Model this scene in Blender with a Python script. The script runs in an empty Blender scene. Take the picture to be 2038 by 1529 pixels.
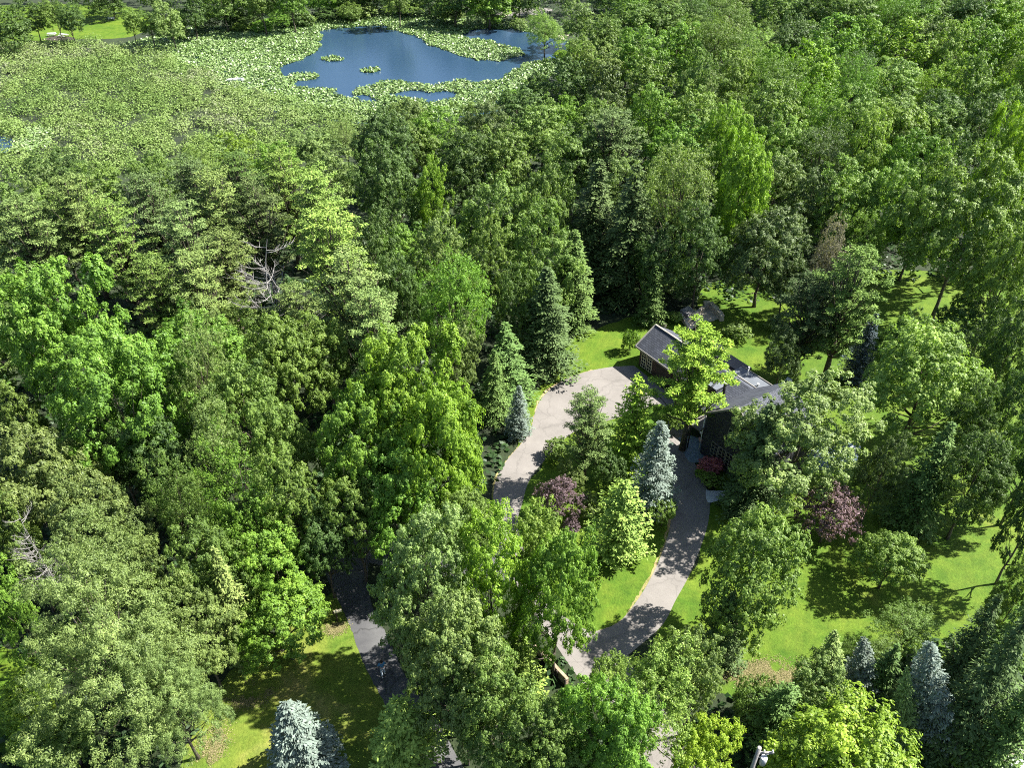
import bpy, bmesh, math, random
import numpy as np
from mathutils import Vector, Matrix

# ------------------------------------------------------------------ camera, sky, sun, exposure
sc = bpy.context.scene
CAM_H, PITCH, FPX = 54.0, math.radians(37.0), 1569.0      # metres, down-tilt, focal length in photo pixels
cam_data = bpy.data.cameras.new('camera'); cam = bpy.data.objects.new('camera', cam_data)
sc.collection.objects.link(cam); sc.camera = cam
cam.location = (0, 0, CAM_H); cam.rotation_euler = (math.radians(90) - PITCH, 0, 0)
cam_data.sensor_width = 36.0; cam_data.lens = 36.0 * FPX / 2038.0
cam_data.clip_start = 0.5; cam_data.clip_end = 6000

SUN_EL = math.radians(48); SUN_DIR = Vector((0.98 * math.cos(SUN_EL), 0.2 * math.cos(SUN_EL), math.sin(SUN_EL)))
world = bpy.data.worlds.new('World'); sc.world = world; world.use_nodes = True
wn = world.node_tree.nodes; wl = world.node_tree.links
sky = wn.new('ShaderNodeTexSky'); sky.sky_type = 'NISHITA'; sky.sun_disc = False
sky.sun_elevation = SUN_EL; sky.sun_rotation = math.atan2(SUN_DIR.x, SUN_DIR.y)
bg = wn['Background'] if 'Background' in wn else wn.new('ShaderNodeBackground')
bg.inputs['Strength'].default_value = 0.06
wl.new(sky.outputs[0], bg.inputs['Color'])
sun_l = bpy.data.lights.new('sun', 'SUN'); sun_l.energy = 5.0; sun_l.angle = math.radians(0.5); sun_l.color = (1.0, 0.965, 0.89)
sun = bpy.data.objects.new('sun', sun_l); sc.collection.objects.link(sun)
sun.rotation_euler = SUN_DIR.to_track_quat('Z', 'Y').to_euler(); sun.location = SUN_DIR * 300
vs = sc.view_settings; vs.view_transform = 'Standard'; vs.look = 'None'; vs.gamma = 1.0; vs.exposure = 1.75
vs.use_curve_mapping = False
sc.cycles.use_denoising = False; sc.cycles.filter_width = 1.05; sc.cycles.sample_clamp_indirect = 4
sc.cycles.max_bounces = 6; sc.cycles.diffuse_bounces = 3; sc.cycles.transmission_bounces = 3; sc.cycles.transparent_max_bounces = 4

col = sc.collection
R = random.Random(7)
rng = np.random.default_rng(11)

def at(px, py, z=0.0):
    """world point at height z seen at pixel (px, py) of the 2038 x 1529 photograph"""
    x = (px - 1019) / FPX; y = -(py - 764.5) / FPX
    dy = math.cos(PITCH) + y * math.sin(PITCH); dz = -math.sin(PITCH) + y * math.cos(PITCH)
    t = (z - CAM_H) / dz
    return Vector((x * t, dy * t, z))
def depth_of(p):
    return p.y * math.cos(PITCH) - (p.z - CAM_H) * math.sin(PITCH)

# ------------------------------------------------------------------ materials
def new_mat(name):
    m = bpy.data.materials.new(name); m.use_nodes = True
    nt = m.node_tree; b = nt.nodes['Principled BSDF']
    return m, nt, b
def N(nt, t, **kw):
    n = nt.nodes.new(t)
    for k, v in kw.items():
        if k in n.inputs.keys(): n.inputs[k].default_value = v
        else: setattr(n, k, v)
    return n
def ramp(nt, stops, fac=None):
    r = nt.nodes.new('ShaderNodeValToRGB'); e = r.color_ramp.elements
    while len(e) < len(stops): e.new(0.5)
    for i, (p, c) in enumerate(stops):
        e[i].position = p; e[i].color = (*c, 1) if len(c) == 3 else c
    if fac is not None: nt.links.new(fac, r.inputs[0])
    return r
def noise(nt, scale, detail=4, rough=.55, vec=None, dist=0):
    n = nt.nodes.new('ShaderNodeTexNoise'); n.inputs['Scale'].default_value = scale
    n.inputs['Detail'].default_value = detail; n.inputs['Roughness'].default_value = rough; n.inputs['Distortion'].default_value = dist
    if vec is not None: nt.links.new(vec, n.inputs['Vector'])
    return n
def pos(nt):
    return nt.nodes.new('ShaderNodeNewGeometry').outputs['Position']
def mixc(nt, fac, a, b, mode='MIX'):
    m = nt.nodes.new('ShaderNodeMix'); m.data_type = 'RGBA'; m.blend_type = mode
    for s, v in ((m.inputs[0], fac), (m.inputs[6], a), (m.inputs[7], b)):
        if isinstance(v, (int, float)): s.default_value = v
        elif isinstance(v, tuple): s.default_value = (*v, 1)
        else: nt.links.new(v, s)
    return m.outputs[2]
def bump(nt, b, h, strength=.4, dist=.05):
    n = nt.nodes.new('ShaderNodeBump'); n.inputs['Strength'].default_value = strength; n.inputs['Distance'].default_value = dist
    nt.links.new(h, n.inputs['Height']); nt.links.new(n.outputs[0], b.inputs['Normal'])

def leaf_material(name, rough=.5, spec=.3, transl=.36, fixed=None):
    """foliage: the object's own colour varied leaf by leaf through the 'tint' attribute"""
    m, nt, b = new_mat(name)
    if fixed is None: base = N(nt, 'ShaderNodeObjectInfo').outputs['Color']
    else:
        rgb = nt.nodes.new('ShaderNodeRGB'); rgb.outputs[0].default_value = (*fixed, 1); base = rgb.outputs[0]
    a = nt.nodes.new('ShaderNodeAttribute'); a.attribute_name = 'tint'
    hs = nt.nodes.new('ShaderNodeHueSaturation')
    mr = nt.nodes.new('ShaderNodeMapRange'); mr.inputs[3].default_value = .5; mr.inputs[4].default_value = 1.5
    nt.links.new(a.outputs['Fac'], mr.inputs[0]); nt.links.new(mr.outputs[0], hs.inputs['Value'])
    mh = nt.nodes.new('ShaderNodeMapRange'); mh.inputs[3].default_value = .515; mh.inputs[4].default_value = .485
    nt.links.new(a.outputs['Fac'], mh.inputs[0]); nt.links.new(mh.outputs[0], hs.inputs['Hue'])
    nt.links.new(base, hs.inputs['Color'])
    nt.links.new(hs.outputs[0], b.inputs['Base Color'])
    b.inputs['Roughness'].default_value = rough; b.inputs['Specular IOR Level'].default_value = spec
    t = nt.nodes.new('ShaderNodeBsdfTranslucent')
    y = mixc(nt, 1.0, hs.outputs[0], (1.0, 1.15, .45), 'MULTIPLY'); nt.links.new(y, t.inputs['Color'])
    mx = nt.nodes.new('ShaderNodeMixShader'); mx.inputs[0].default_value = transl
    nt.links.new(b.outputs[0], mx.inputs[1]); nt.links.new(t.outputs[0], mx.inputs[2])
    nt.links.new(mx.outputs[0], nt.nodes['Material Output'].inputs['Surface'])
    return m
M = {}
M['leaf'] = leaf_material('leaf')
M['needle'] = leaf_material('needle', rough=.6, spec=.15, transl=.12)
def simple(name, c1, c2, scale=3, rough=.85, spec=.3, bstr=.3, detail=5):
    m, nt, b = new_mat(name)
    n = noise(nt, scale, detail, .6, pos(nt)); r = ramp(nt, [(.32, c1), (.68, c2)], n.outputs[0])
    nt.links.new(r.outputs[0], b.inputs['Base Color']); b.inputs['Roughness'].default_value = rough
    b.inputs['Specular IOR Level'].default_value = spec
    if bstr: bump(nt, b, n.outputs[0], bstr)
    M[name] = m; return m
simple('bark', (.05, .04, .03), (.14, .115, .09), 6)
simple('pale_bark', (.17, .16, .15), (.3, .285, .27), 5)
simple('stone', (.32, .28, .21), (.55, .5, .4), 1.6)
simple('grey_stone', (.2, .19, .18), (.42, .4, .38), 2.2)
simple('timber', (.22, .16, .1), (.4, .32, .22), 3)
simple('dark_timber', (.03, .025, .022), (.07, .055, .045), 3)
simple('fascia', (.2, .185, .165), (.29, .275, .245), 2, .6)
simple('cream_paint', (.62, .56, .38), (.74, .68, .5), 3, .5, .4, .05)
simple('white_paint', (.72, .72, .7), (.82, .82, .8), 3, .5, .4, .05)
simple('membrane_grey', (.1, .112, .128), (.14, .152, .17), .7, .55, .4, .1)
simple('membrane_brown', (.1, .09, .085), (.14, .128, .12), .7, .65, .4, .1)
simple('bluestone', (.09, .14, .17), (.2, .26, .3), 2.0, .6)
simple('pale_concrete', (.42, .44, .46), (.58, .6, .6), 1.2, .8)
simple('metal', (.35, .36, .37), (.5, .5, .5), 4, .35, .6, .05)
simple('black_metal', (.012, .012, .014), (.03, .03, .034), 4, .4, .5, .05)
simple('pink_fabric', (.42, .25, .24), (.52, .33, .31), 4)
simple('skin', (.42, .26, .2), (.5, .32, .25), 4, .5)
simple('blue_cloth', (.06, .18, .34), (.1, .26, .42), 5)
simple('grey_cloth', (.33, .38, .44), (.43, .48, .54), 5)
simple('hair', (.02, .014, .01), (.05, .035, .025), 9)
simple('glass_dark', (.012, .016, .02), (.02, .026, .03), 1, .08, .6, 0)
simple('sand', (.42, .32, .2), (.6, .48, .33), 2.5)

# forest floor: dark greens painted in so bare ground reads as shaded greenery
m, nt, b = new_mat('forest_floor'); p = pos(nt)
n1 = noise(nt, .18, 6, .6, p); n2 = noise(nt, 2.2, 6, .7, p)
a = ramp(nt, [(.35, (.014, .024, .007)), (.6, (.03, .05, .012)), (.75, (.045, .08, .016))], n1.outputs[0])
c = ramp(nt, [(.3, (.35, .35, .35)), (.7, (1.1, 1.1, 1.1))], n2.outputs[0])
nt.links.new(mixc(nt, 1., a.outputs[0], c.outputs[0], 'MULTIPLY'), b.inputs['Base Color']); b.inputs['Roughness'].default_value = .95
bump(nt, b, n2.outputs[0], .6, .3); M['floor'] = m
# mown lawn: broad worn/lush patches, faint mowing lines, blades
def lawn_mat(name, lush, mid, dry, dryness, angle):
    m, nt, b = new_mat(name); p = pos(nt)
    big = noise(nt, .11, 5, .6, p, .6); fine = noise(nt, 5.0, 6, .75, p); spot = noise(nt, .8, 5, .65, p)
    a = ramp(nt, [(.3, lush), (.55, mid), (.55 + dryness, mid), (.72 + dryness, dry)], big.outputs[0])
    s = ramp(nt, [(.3, (.74, .78, .7)), (.7, (1.2, 1.16, 1.2))], spot.outputs[0])
    f = ramp(nt, [(.25, (.6, .62, .55)), (.75, (1.3, 1.25, 1.3))], fine.outputs[0])
    # darker clover and thin areas
    cl = noise(nt, .33, 6, .7, p, 1.2); clr = ramp(nt, [(.36, (.72, .86, .7)), (.5, (1, 1, 1)), (.64, (1.22, 1.08, 1.3))], cl.outputs[0])
    mp = nt.nodes.new('ShaderNodeMapping'); mp.inputs['Rotation'].default_value = (0, 0, angle)
    nt.links.new(p, mp.inputs['Vector'])
    w = nt.nodes.new('ShaderNodeTexWave'); w.inputs['Scale'].default_value = .42; w.inputs['Distortion'].default_value = 2.2
    w.inputs['Detail'].default_value = 2; nt.links.new(mp.outputs[0], w.inputs['Vector'])
    wr = ramp(nt, [(.2, (.96, .97, .96)), (.8, (1.03, 1.02, 1.02))], w.outputs[0])
    x = mixc(nt, 1., a.outputs[0], s.outputs[0], 'MULTIPLY'); x = mixc(nt, 1., x, f.outputs[0], 'MULTIPLY'); x = mixc(nt, 1., x, wr.outputs[0], 'MULTIPLY'); x = mixc(nt, 1., x, clr.outputs[0], 'MULTIPLY')
    nt.links.new(x, b.inputs['Base Color']); b.inputs['Roughness'].default_value = .8; b.inputs['Specular IOR Level'].default_value = .2
    bump(nt, b, fine.outputs[0], .8, .12); M[name] = m
lawn_mat('lawn', (.055, .12, .008), (.092, .155, .011), (.17, .175, .04), .08, .4)
lawn_mat('lawn_dry', (.09, .15, .018), (.14, .185, .025), (.27, .235, .09), .0, 1.1)
lawn_mat('straw', (.14, .16, .03), (.33, .27, .13), (.42, .35, .2), .0, 1.1)
# driveway: pale worn asphalt with cracks and tyre polish
def road_mat(name, c1, c2, crack):
    m, nt, b = new_mat(name); p = pos(nt)
    big = noise(nt, .35, 5, .6, p); fine = noise(nt, 14, 4, .8, p)
    a = ramp(nt, [(.3, c1), (.7, c2)], big.outputs[0]); f = ramp(nt, [(.3, (.82, .82, .82)), (.7, (1.14, 1.14, 1.14))], fine.outputs[0])
    dn = noise(nt, .9, 4, .6, p); dv = nt.nodes.new('ShaderNodeVectorMath'); dv.operation = 'MULTIPLY_ADD'
    nt.links.new(dn.outputs['Color'], dv.inputs[0]); dv.inputs[1].default_value = (1.6, 1.6, 0); nt.links.new(p, dv.inputs[2])
    v = nt.nodes.new('ShaderNodeTexVoronoi'); v.feature = 'DISTANCE_TO_EDGE'; v.inputs['Scale'].default_value = .33
    nt.links.new(dv.outputs[0], v.inputs['Vector'])
    cr = ramp(nt, [(0, (crack,) * 3), (.012, (crack,) * 3), (.03, (1, 1, 1))], v.outputs['Distance'])
    x = mixc(nt, 1., a.outputs[0], f.outputs[0], 'MULTIPLY'); x = mixc(nt, 1., x, cr.outputs[0], 'MULTIPLY')
    nt.links.new(x, b.inputs['Base Color']); b.inputs['Roughness'].default_value = .9
    bump(nt, b, fine.outputs[0], .3, .02); M[name] = m
road_mat('drive', (.15, .137, .125), (.205, .188, .172), .85)
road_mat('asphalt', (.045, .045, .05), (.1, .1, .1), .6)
# shingle roof
def shingle_mat(name, c1, c2, rot):
    m, nt, b = new_mat(name)
    tc = nt.nodes.new('ShaderNodeTexCoord'); mp = nt.nodes.new('ShaderNodeMapping'); mp.inputs['Rotation'].default_value = rot
    nt.links.new(tc.outputs['Object'], mp.inputs['Vector'])
    br = nt.nodes.new('ShaderNodeTexBrick'); br.inputs['Scale'].default_value = 1.0
    br.inputs['Brick Width'].default_value = .45; br.inputs['Row Height'].default_value = .2; br.inputs['Mortar Size'].default_value = .02
    br.inputs['Color1'].default_value = (*c1, 1); br.inputs['Color2'].default_value = (*c2, 1); br.inputs['Mortar'].default_value = (c1[0] * .5, c1[1] * .5, c1[2] * .5, 1)
    nt.links.new(mp.outputs[0], br.inputs['Vector'])
    n = noise(nt, .7, 5, .6, tc.outputs['Object']); f = ramp(nt, [(.3, (.75, .75, .75)), (.7, (1.25, 1.25, 1.25))], n.outputs[0])
    nt.links.new(mixc(nt, 1., br.outputs['Color'], f.outputs[0], 'MULTIPLY'), b.inputs['Base Color']); b.inputs['Roughness'].default_value = .85
    bump(nt, b, br.outputs['Fac'], .4, .02); M[name] = m
shingle_mat('shingle', (.045, .051, .068), (.078, .085, .105), (0, 0, 0))
shingle_mat('wall_shingle', (.03, .032, .042), (.06, .06, .07), (math.pi / 2, 0, 0))
shingle_mat('brick_wall', (.05, .03, .025), (.09, .055, .045), (math.pi / 2, 0, 0))
# pond water
m, nt, b = new_mat('pond_water'); p = pos(nt)
b.inputs['Base Color'].default_value = (.02, .046, .085, 1); b.inputs['Roughness'].default_value = .12; b.inputs['IOR'].default_value = 1.33
n = noise(nt, 1.6, 4, .6, p); bump(nt, b, n.outputs[0], .3, .15); M['water'] = m

# ------------------------------------------------------------------ object helpers
def link_mesh(name, verts, faces, mat, parent=None, tint=None, smooth=False):
    me = bpy.data.meshes.new(name); me.from_pydata(verts, [], faces); me.update()
    o = bpy.data.objects.new(name, me); col.objects.link(o); me.materials.append(mat)
    if smooth:
        for q in me.polygons: q.use_smooth = True
    if parent is not None: o.parent = parent
    return o
def quads_mesh(name, V, mat, tint=None):
    """V: (n,4,3) array of quads -> mesh data"""
    n = len(V); me = bpy.data.meshes.new(name)
    me.vertices.add(4 * n); me.vertices.foreach_set('co', V.reshape(-1).astype(np.float32))
    me.loops.add(4 * n); me.loops.foreach_set('vertex_index', np.arange(4 * n, dtype=np.int32))
    me.polygons.add(n); me.polygons.foreach_set('loop_start', np.arange(0, 4 * n, 4, dtype=np.int32))
    try: me.polygons.foreach_set('loop_total', np.full(n, 4, dtype=np.int32))
    except Exception: pass
    me.update(calc_edges=True)
    at_ = me.attributes.new('tint', 'FLOAT', 'FACE')
    at_.data.foreach_set('value', (tint if tint is not None else rng.random(n)).astype(np.float32))
    me.materials.append(mat); return me
def bm_obj(name, bm, mat, parent=None):
    me = bpy.data.meshes.new(name); bm.to_mesh(me); bm.free(); me.materials.append(mat)
    o = bpy.data.objects.new(name, me); col.objects.link(o)
    if parent is not None: o.parent = parent
    return o
def add_box(bm, x0, x1, y0, y1, z0, z1):
    v = [bm.verts.new(c) for c in ((x0, y0, z0), (x1, y0, z0), (x1, y1, z0), (x0, y1, z0), (x0, y0, z1), (x1, y0, z1), (x1, y1, z1), (x0, y1, z1))]
    for f in ((3, 2, 1, 0), (4, 5, 6, 7), (0, 1, 5, 4), (1, 2, 6, 5), (2, 3, 7, 6), (3, 0, 4, 7)): bm.faces.new([v[i] for i in f])
def box(name, x0, x1, y0, y1, z0, z1, mat, parent=None, bev=0):
    bm = bmesh.new(); add_box(bm, x0, x1, y0, y1, z0, z1)
    if bev: bmesh.ops.bevel(bm, geom=bm.edges[:], offset=bev, segments=2, affect='EDGES')
    return bm_obj(name, bm, mat, parent)
def slab(name, pts, th, mat, parent=None):
    """a polygon (3D points, top side) given thickness th downwards"""
    bm = bmesh.new(); n = len(pts)
    t = [bm.verts.new(p) for p in pts]; b_ = [bm.verts.new((p[0], p[1], p[2] - th)) for p in pts]
    bm.faces.new(t); bm.faces.new(b_[::-1])
    for i in range(n): bm.faces.new((t[i], b_[i], b_[(i + 1) % n], t[(i + 1) % n]))
    bmesh.ops.recalc_face_normals(bm, faces=bm.faces[:])
    return bm_obj(name, bm, mat, parent)
def add_tube(bm, pts, radii, sides=7):
    """tapered tube through points"""
    rings = []
    for i, p in enumerate(pts):
        p = Vector(p)
        d = (Vector(pts[min(i + 1, len(pts) - 1)]) - Vector(pts[max(i - 1, 0)])).normalized()
        a = d.orthogonal().normalized(); c = d.cross(a)
        rings.append([bm.verts.new(p + (a * math.cos(2 * math.pi * k / sides) + c * math.sin(2 * math.pi * k / sides)) * radii[i]) for k in range(sides)])
    for i in range(len(rings) - 1):
        for k in range(sides):
            bm.faces.new((rings[i][k], rings[i][(k + 1) % sides], rings[i + 1][(k + 1) % sides], rings[i + 1][k]))
    bm.faces.new(rings[0][::-1]); bm.faces.new(rings[-1])
def tube(name, pts, radii, mat, parent=None, sides=10):
    bm = bmesh.new(); add_tube(bm, pts, radii, sides); o = bm_obj(name, bm, mat, parent)
    for q in o.data.polygons: q.use_smooth = len(q.vertices) == 4
    return o
def tag(o, label, cat=None, group=None, kind=None):
    o['label'] = label
    if cat: o['category'] = cat
    if group: o['group'] = group
    if kind: o['kind'] = kind
    return o
def empty(name, loc, rz=0.0):
    o = bpy.data.objects.new(name, None); col.objects.link(o); o.location = loc; o.rotation_euler = (0, 0, rz); o.empty_display_size = .5
    return o
def structure(o, label=None):
    o['kind'] = 'structure'
    if label: o['label'] = label
    return o
def catmull(P, n=8):
    out = []
    for i in range(len(P) - 1):
        p0, p1, p2, p3 = (P[max(i - 1, 0)], P[i], P[i + 1], P[min(i + 2, len(P) - 1)])
        for k in range(n):
            t = k / n
            out.append(tuple(.5 * ((2 * p1[j]) + (-p0[j] + p2[j]) * t + (2 * p0[j] - 5 * p1[j] + 4 * p2[j] - p3[j]) * t * t + (-p0[j] + 3 * p1[j] - 3 * p2[j] + p3[j]) * t ** 3) for j in range(len(p1))))
    out.append(tuple(P[-1])); return out
def ribbon(name, pl, pr, z, mat, n=8, jit=0.0):
    """a sheet between two lines of photo pixels on the ground"""
    L = catmull(pl, n); Rr = catmull(pr, n); v = []; f = []
    for (a, b_) in zip(L, Rr):
        p = at(*a); q = at(*b_)
        v += [(p.x + R.uniform(-jit, jit), p.y + R.uniform(-jit, jit), z), (q.x + R.uniform(-jit, jit), q.y + R.uniform(-jit, jit), z)]
    for i in range(len(L) - 1): f.append((2 * i, 2 * i + 1, 2 * i + 3, 2 * i + 2))
    return link_mesh(name, v, f, mat)
def area(name, pix, z, mat, n=6, jit=.25):
    P = [at(*p) for p in pix]; P = [(p.x, p.y) for p in P]
    C_ = catmull(P + [P[0]], n)[:-1]
    return link_mesh(name, [(x + R.uniform(-jit, jit), y + R.uniform(-jit, jit), z) for x, y in C_], [tuple(range(len(C_)))], mat)
def inside(poly, x, y):
    """vectorised point in polygon"""
    poly = np.asarray(poly); r = np.zeros(np.shape(x), bool); j = len(poly) - 1
    for i in range(len(poly)):
        xi, yi = poly[i]; xj, yj = poly[j]
        c = ((yi > y) != (yj > y)) & (x < (xj - xi) * (y - yi) / (yj - yi + 1e-12) + xi)
        r ^= c; j = i
    return r
def gpoly(pix): return [tuple(at(*p)[:2]) for p in pix]

# ------------------------------------------------------------------ ground, lawns, drive, pond
g = link_mesh('ground', [(-1500, -600, 0), (1500, -600, 0), (1500, 2500, 0), (-1500, 2500, 0)], [(0, 1, 2, 3)], M['floor'])
structure(g, 'woodland floor under the trees, coloured dark green to read as shaded greenery')
o = area('lawn', [(1290, 1290), (1345, 1200), (1395, 1085), (1415, 1000), (1440, 900), (1440, 700), (1400, 640), (1400, 575), (1500, 545), (1600, 560), (1690, 540), (1860, 540), (2100, 590), (2200, 900), (2150, 1230), (2010, 1340), (1800, 1340), (1660, 1350), (1560, 1368), (1440, 1385), (1350, 1340)], .004, M['lawn'])
structure(o, 'bright green mown lawn to the right of the house')
o = area('lawn', [(985, 975), (1030, 890), (1050, 800), (1100, 745), (1090, 700), (1150, 668), (1230, 640), (1330, 620), (1370, 660), (1300, 760), (1180, 790), (1100, 860), (1040, 950)], .004, M['lawn'])
structure(o, 'green lawn curving round the turning area beside the garage')
o = area('lawn', [(1020, 1010), (1100, 900), (1180, 830), (1330, 790), (1365, 900), (1345, 1080), (1240, 1240), (1160, 1275), (1070, 1230), (1020, 1120)], .004, M['lawn'])
structure(o, 'planted grass island inside the driveway loop')
o = area('lawn', [(320, 1600), (395, 1440), (450, 1340), (520, 1290), (630, 1200), (690, 1170), (745, 1290), (800, 1400), (790, 1600)], .004, M['lawn_dry'])
structure(o, 'patchy mown grass left of the dark asphalt lane')
o = area('lawn', [(-60, 1280), (60, 1300), (110, 1380), (90, 1480), (-80, 1500)], .004, M['lawn'])
structure(o, 'small sunlit grass opening at the lower left corner')
o = area('lawn', [(1840, 1490), (1900, 1470), (1985, 1500), (1960, 1600), (1820, 1600)], .004, M['lawn'])
structure(o, 'strip of bright grass at the lower right corner')
o = area('lawn', [(-60, 88), (60, 88), (150, 78), (262, 72), (300, 40), (260, 15), (100, 8), (-60, 20)], .004, M['lawn'])
structure(o, 'sunlit grass clearing on the far shore of the marsh')
# dry verge under the drive edges, then the drive itself
LO = [(1228, 729), (1180, 737), (1135, 751), (1100, 771), (1075, 797), (1063, 828), (1057, 852), (1040, 880), (1010, 915), (990, 948), (982, 985), (985, 1030), (998, 1085), (1020, 1145), (1045, 1200), (1080, 1252), (1120, 1290), (1165, 1335)]
LI = [(1322, 802), (1275, 815), (1235, 830), (1195, 842), (1160, 852), (1135, 865), (1115, 882), (1090, 910), (1066, 938), (1050, 965), (1040, 1000), (1030, 1045), (1045, 1100), (1065, 1150), (1095, 1200), (1135, 1236), (1180, 1262), (1225, 1290)]
RL = [(1322, 860), (1332, 905), (1338, 950), (1339, 1000), (1333, 1050), (1318, 1100), (1293, 1155), (1265, 1200), (1230, 1240), (1180, 1258), (1120, 1262)]
RR = [(1362, 868), (1374, 908), (1392, 940), (1410, 985), (1411, 1030), (1398, 1080), (1372, 1145), (1345, 1195), (1318, 1245), (1268, 1290), (1200, 1345)]
def shift(P, d): return [(x + d * (1 if i < 99 else 1), y) for i, (x, y) in enumerate(P)]
o = ribbon('driveway_verge', [(x - R.uniform(-.5, 4), y - 1) for x, y in LO[1:12]], LO[1:12], .008, M['straw'], 8, .1)
structure(o, 'dry sandy strip along the outer edge of the driveway')
o = ribbon('driveway_verge', [(x - R.uniform(-1, 8), y) for x, y in RL[3:]], RL[3:], .008, M['straw'], 8, .12)
structure(o, 'dry sandy strip along the inner edge of the driveway')
o = ribbon('driveway', LO, LI, .012, M['drive']); structure(o, 'pale worn driveway sweeping down from the garage court')
o = ribbon('driveway', RL, RR, .016, M['drive']); structure(o, 'pale driveway branch running up to the front door')
o = link_mesh('driveway_court', [(*at(x, y)[:2], .0155) for x, y in [(1226, 730), (1262, 728), (1345, 795), (1380, 850), (1345, 880), (1322, 862), (1318, 806)]], [(0, 1, 2, 3, 4, 5, 6)], M['drive'])
structure(o, 'paved court in front of the garage doors')
o = ribbon('driveway', [(1085, 1250), (1130, 1320), (1190, 1400), (1270, 1500), (1330, 1640)], [(1240, 1262), (1260, 1330), (1310, 1400), (1390, 1500), (1460, 1640)], .006, M['drive']); structure(o, 'shaded end of the driveway leaving towards the bottom edge')
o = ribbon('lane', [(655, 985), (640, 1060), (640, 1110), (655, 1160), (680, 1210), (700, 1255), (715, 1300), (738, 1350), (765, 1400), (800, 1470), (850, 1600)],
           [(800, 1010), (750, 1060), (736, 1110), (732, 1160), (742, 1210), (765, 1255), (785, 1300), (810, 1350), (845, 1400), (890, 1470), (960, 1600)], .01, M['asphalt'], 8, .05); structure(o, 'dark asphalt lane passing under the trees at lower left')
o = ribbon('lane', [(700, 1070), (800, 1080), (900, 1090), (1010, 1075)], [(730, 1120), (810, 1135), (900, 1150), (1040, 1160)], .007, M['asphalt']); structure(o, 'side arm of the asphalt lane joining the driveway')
o = area('terrace', [(1350, 872), (1376, 868), (1402, 880), (1412, 905), (1400, 916), (1378, 922), (1364, 908)], .021, M['bluestone'], 3, .03); structure(o, 'blue grey stone terrace at the front door')
o = area('garden_path', [(1404, 975), (1440, 978), (1500, 968), (1502, 984), (1440, 994), (1408, 1000)], .020, M['pale_concrete'], 3, .05); structure(o, 'pale path leading right from the driveway')
o = area('patio', [(1675, 880), (1700, 886), (1708, 905), (1700, 926), (1675, 940), (1620, 930), (1610, 890)], .020, M['bluestone'], 4, .03); structure(o, 'rounded grey patio behind the big pale maple')
o = area('shore_path', [(985, 28), (1010, 20), (1060, 14), (1100, 18), (1080, 27), (1020, 31)], .006, M['drive'], 3, .2); structure(o, 'pale track on the far bank of the pond')
o = area('shore_path', [(90, 76), (110, 71), (140, 73), (150, 78), (130, 80), (95, 80)], .008, M['dark_timber'], 3, .2); structure(o, 'bare earth around the picnic spot on the far shore')
POND = [(230, 92), (300, 74), (380, 56), (480, 50), (600, 40), (700, 28), (780, 22), (860, 26), (940, 34), (1020, 42), (1070, 62), (1130, 80), (1150, 110), (1110, 145), (1050, 175), (1020, 212), (900, 235), (740, 245), (600, 232), (480, 205), (400, 165), (300, 125)]
OPEN = [(545, 146), (560, 132), (596, 117), (632, 104), (640, 84), (634, 62), (690, 52), (760, 52), (788, 64), (828, 74), (846, 92), (900, 100), (950, 119), (1000, 122), (1050, 108), (1038, 100), (985, 84), (930, 77), (920, 66), (960, 56), (1030, 58), (1110, 78), (1140, 96), (1105, 118), (1060, 122), (1020, 140), (1000, 158), (960, 166), (910, 160), (880, 166), (845, 168), (800, 160), (755, 163), (712, 176), (716, 190), (742, 200), (770, 204), (735, 206), (690, 192), (660, 177), (628, 172), (598, 176), (592, 162), (570, 154)]
WINDOW = [(776, 186), (810, 182), (860, 185), (907, 184), (900, 196), (860, 204), (830, 198), (800, 196)]
ISLES = [(660, 118, 24, 5), (738, 140, 20, 5), (602, 153, 27, 7), (688, 50, 20, 5)]
o = area('pond_water', POND, .01, M['water'], 6, .3); structure(o, 'dark blue still water of the pond')

def card_field(name, n, poly, keep, zf, size, up, mat, tintf):
    P = np.array(poly); x0, y0 = P.min(0); x1, y1 = P.max(0)
    x = rng.uniform(x0, x1, n); y = rng.uniform(y0, y1, n); k = inside(P, x, y) & keep(x, y); x, y = x[k], y[k]; n = len(x)
    z = zf(x, y, n); c = np.stack([x, y, z], 1)
    nr = rng.normal(size=(n, 3)); nr[:, 2] = np.abs(nr[:, 2]) + up; nr /= np.linalg.norm(nr, axis=1)[:, None]
    return cards(name, c, nr, size[0] * rng.uniform(.6, 1.35, n), size[1] * rng.uniform(.6, 1.35, n), mat, tintf(x, y, n))
def cards(name, c, nr, L, W, mat, tint, tang=None):
    n = len(c)
    t = rng.normal(size=(n, 3)) if tang is None else tang
    t = t - (t * nr).sum(1)[:, None] * nr; t /= np.linalg.norm(t, axis=1)[:, None] + 1e-9
    b_ = np.cross(nr, t); L = np.asarray(L)[:, None]; W = np.asarray(W)[:, None]
    V = np.stack([c - t * L * .5, c + b_ * W * .5 + t * L * .08, c + t * L * .5, c - b_ * W * .5 + t * L * .08], 1)
    return quads_mesh(name, V, mat, np.clip(tint, 0, 1))
def vnoise(x, y, s, seed=0):
    """cheap smooth value noise in 0..1"""
    r = np.random.default_rng(seed); T = r.random((64, 64)); u = x / s; v = y / s
    i = np.floor(u).astype(int); j = np.floor(v).astype(int); fu = u - i; fv = v - j
    fu = fu * fu * (3 - 2 * fu); fv = fv * fv * (3 - 2 * fv)
    g_ = lambda a, b_: T[a % 64, b_ % 64]
    return (g_(i, j) * (1 - fu) + g_(i + 1, j) * fu) * (1 - fv) + (g_(i, j + 1) * (1 - fu) + g_(i + 1, j + 1) * fu) * fv
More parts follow.
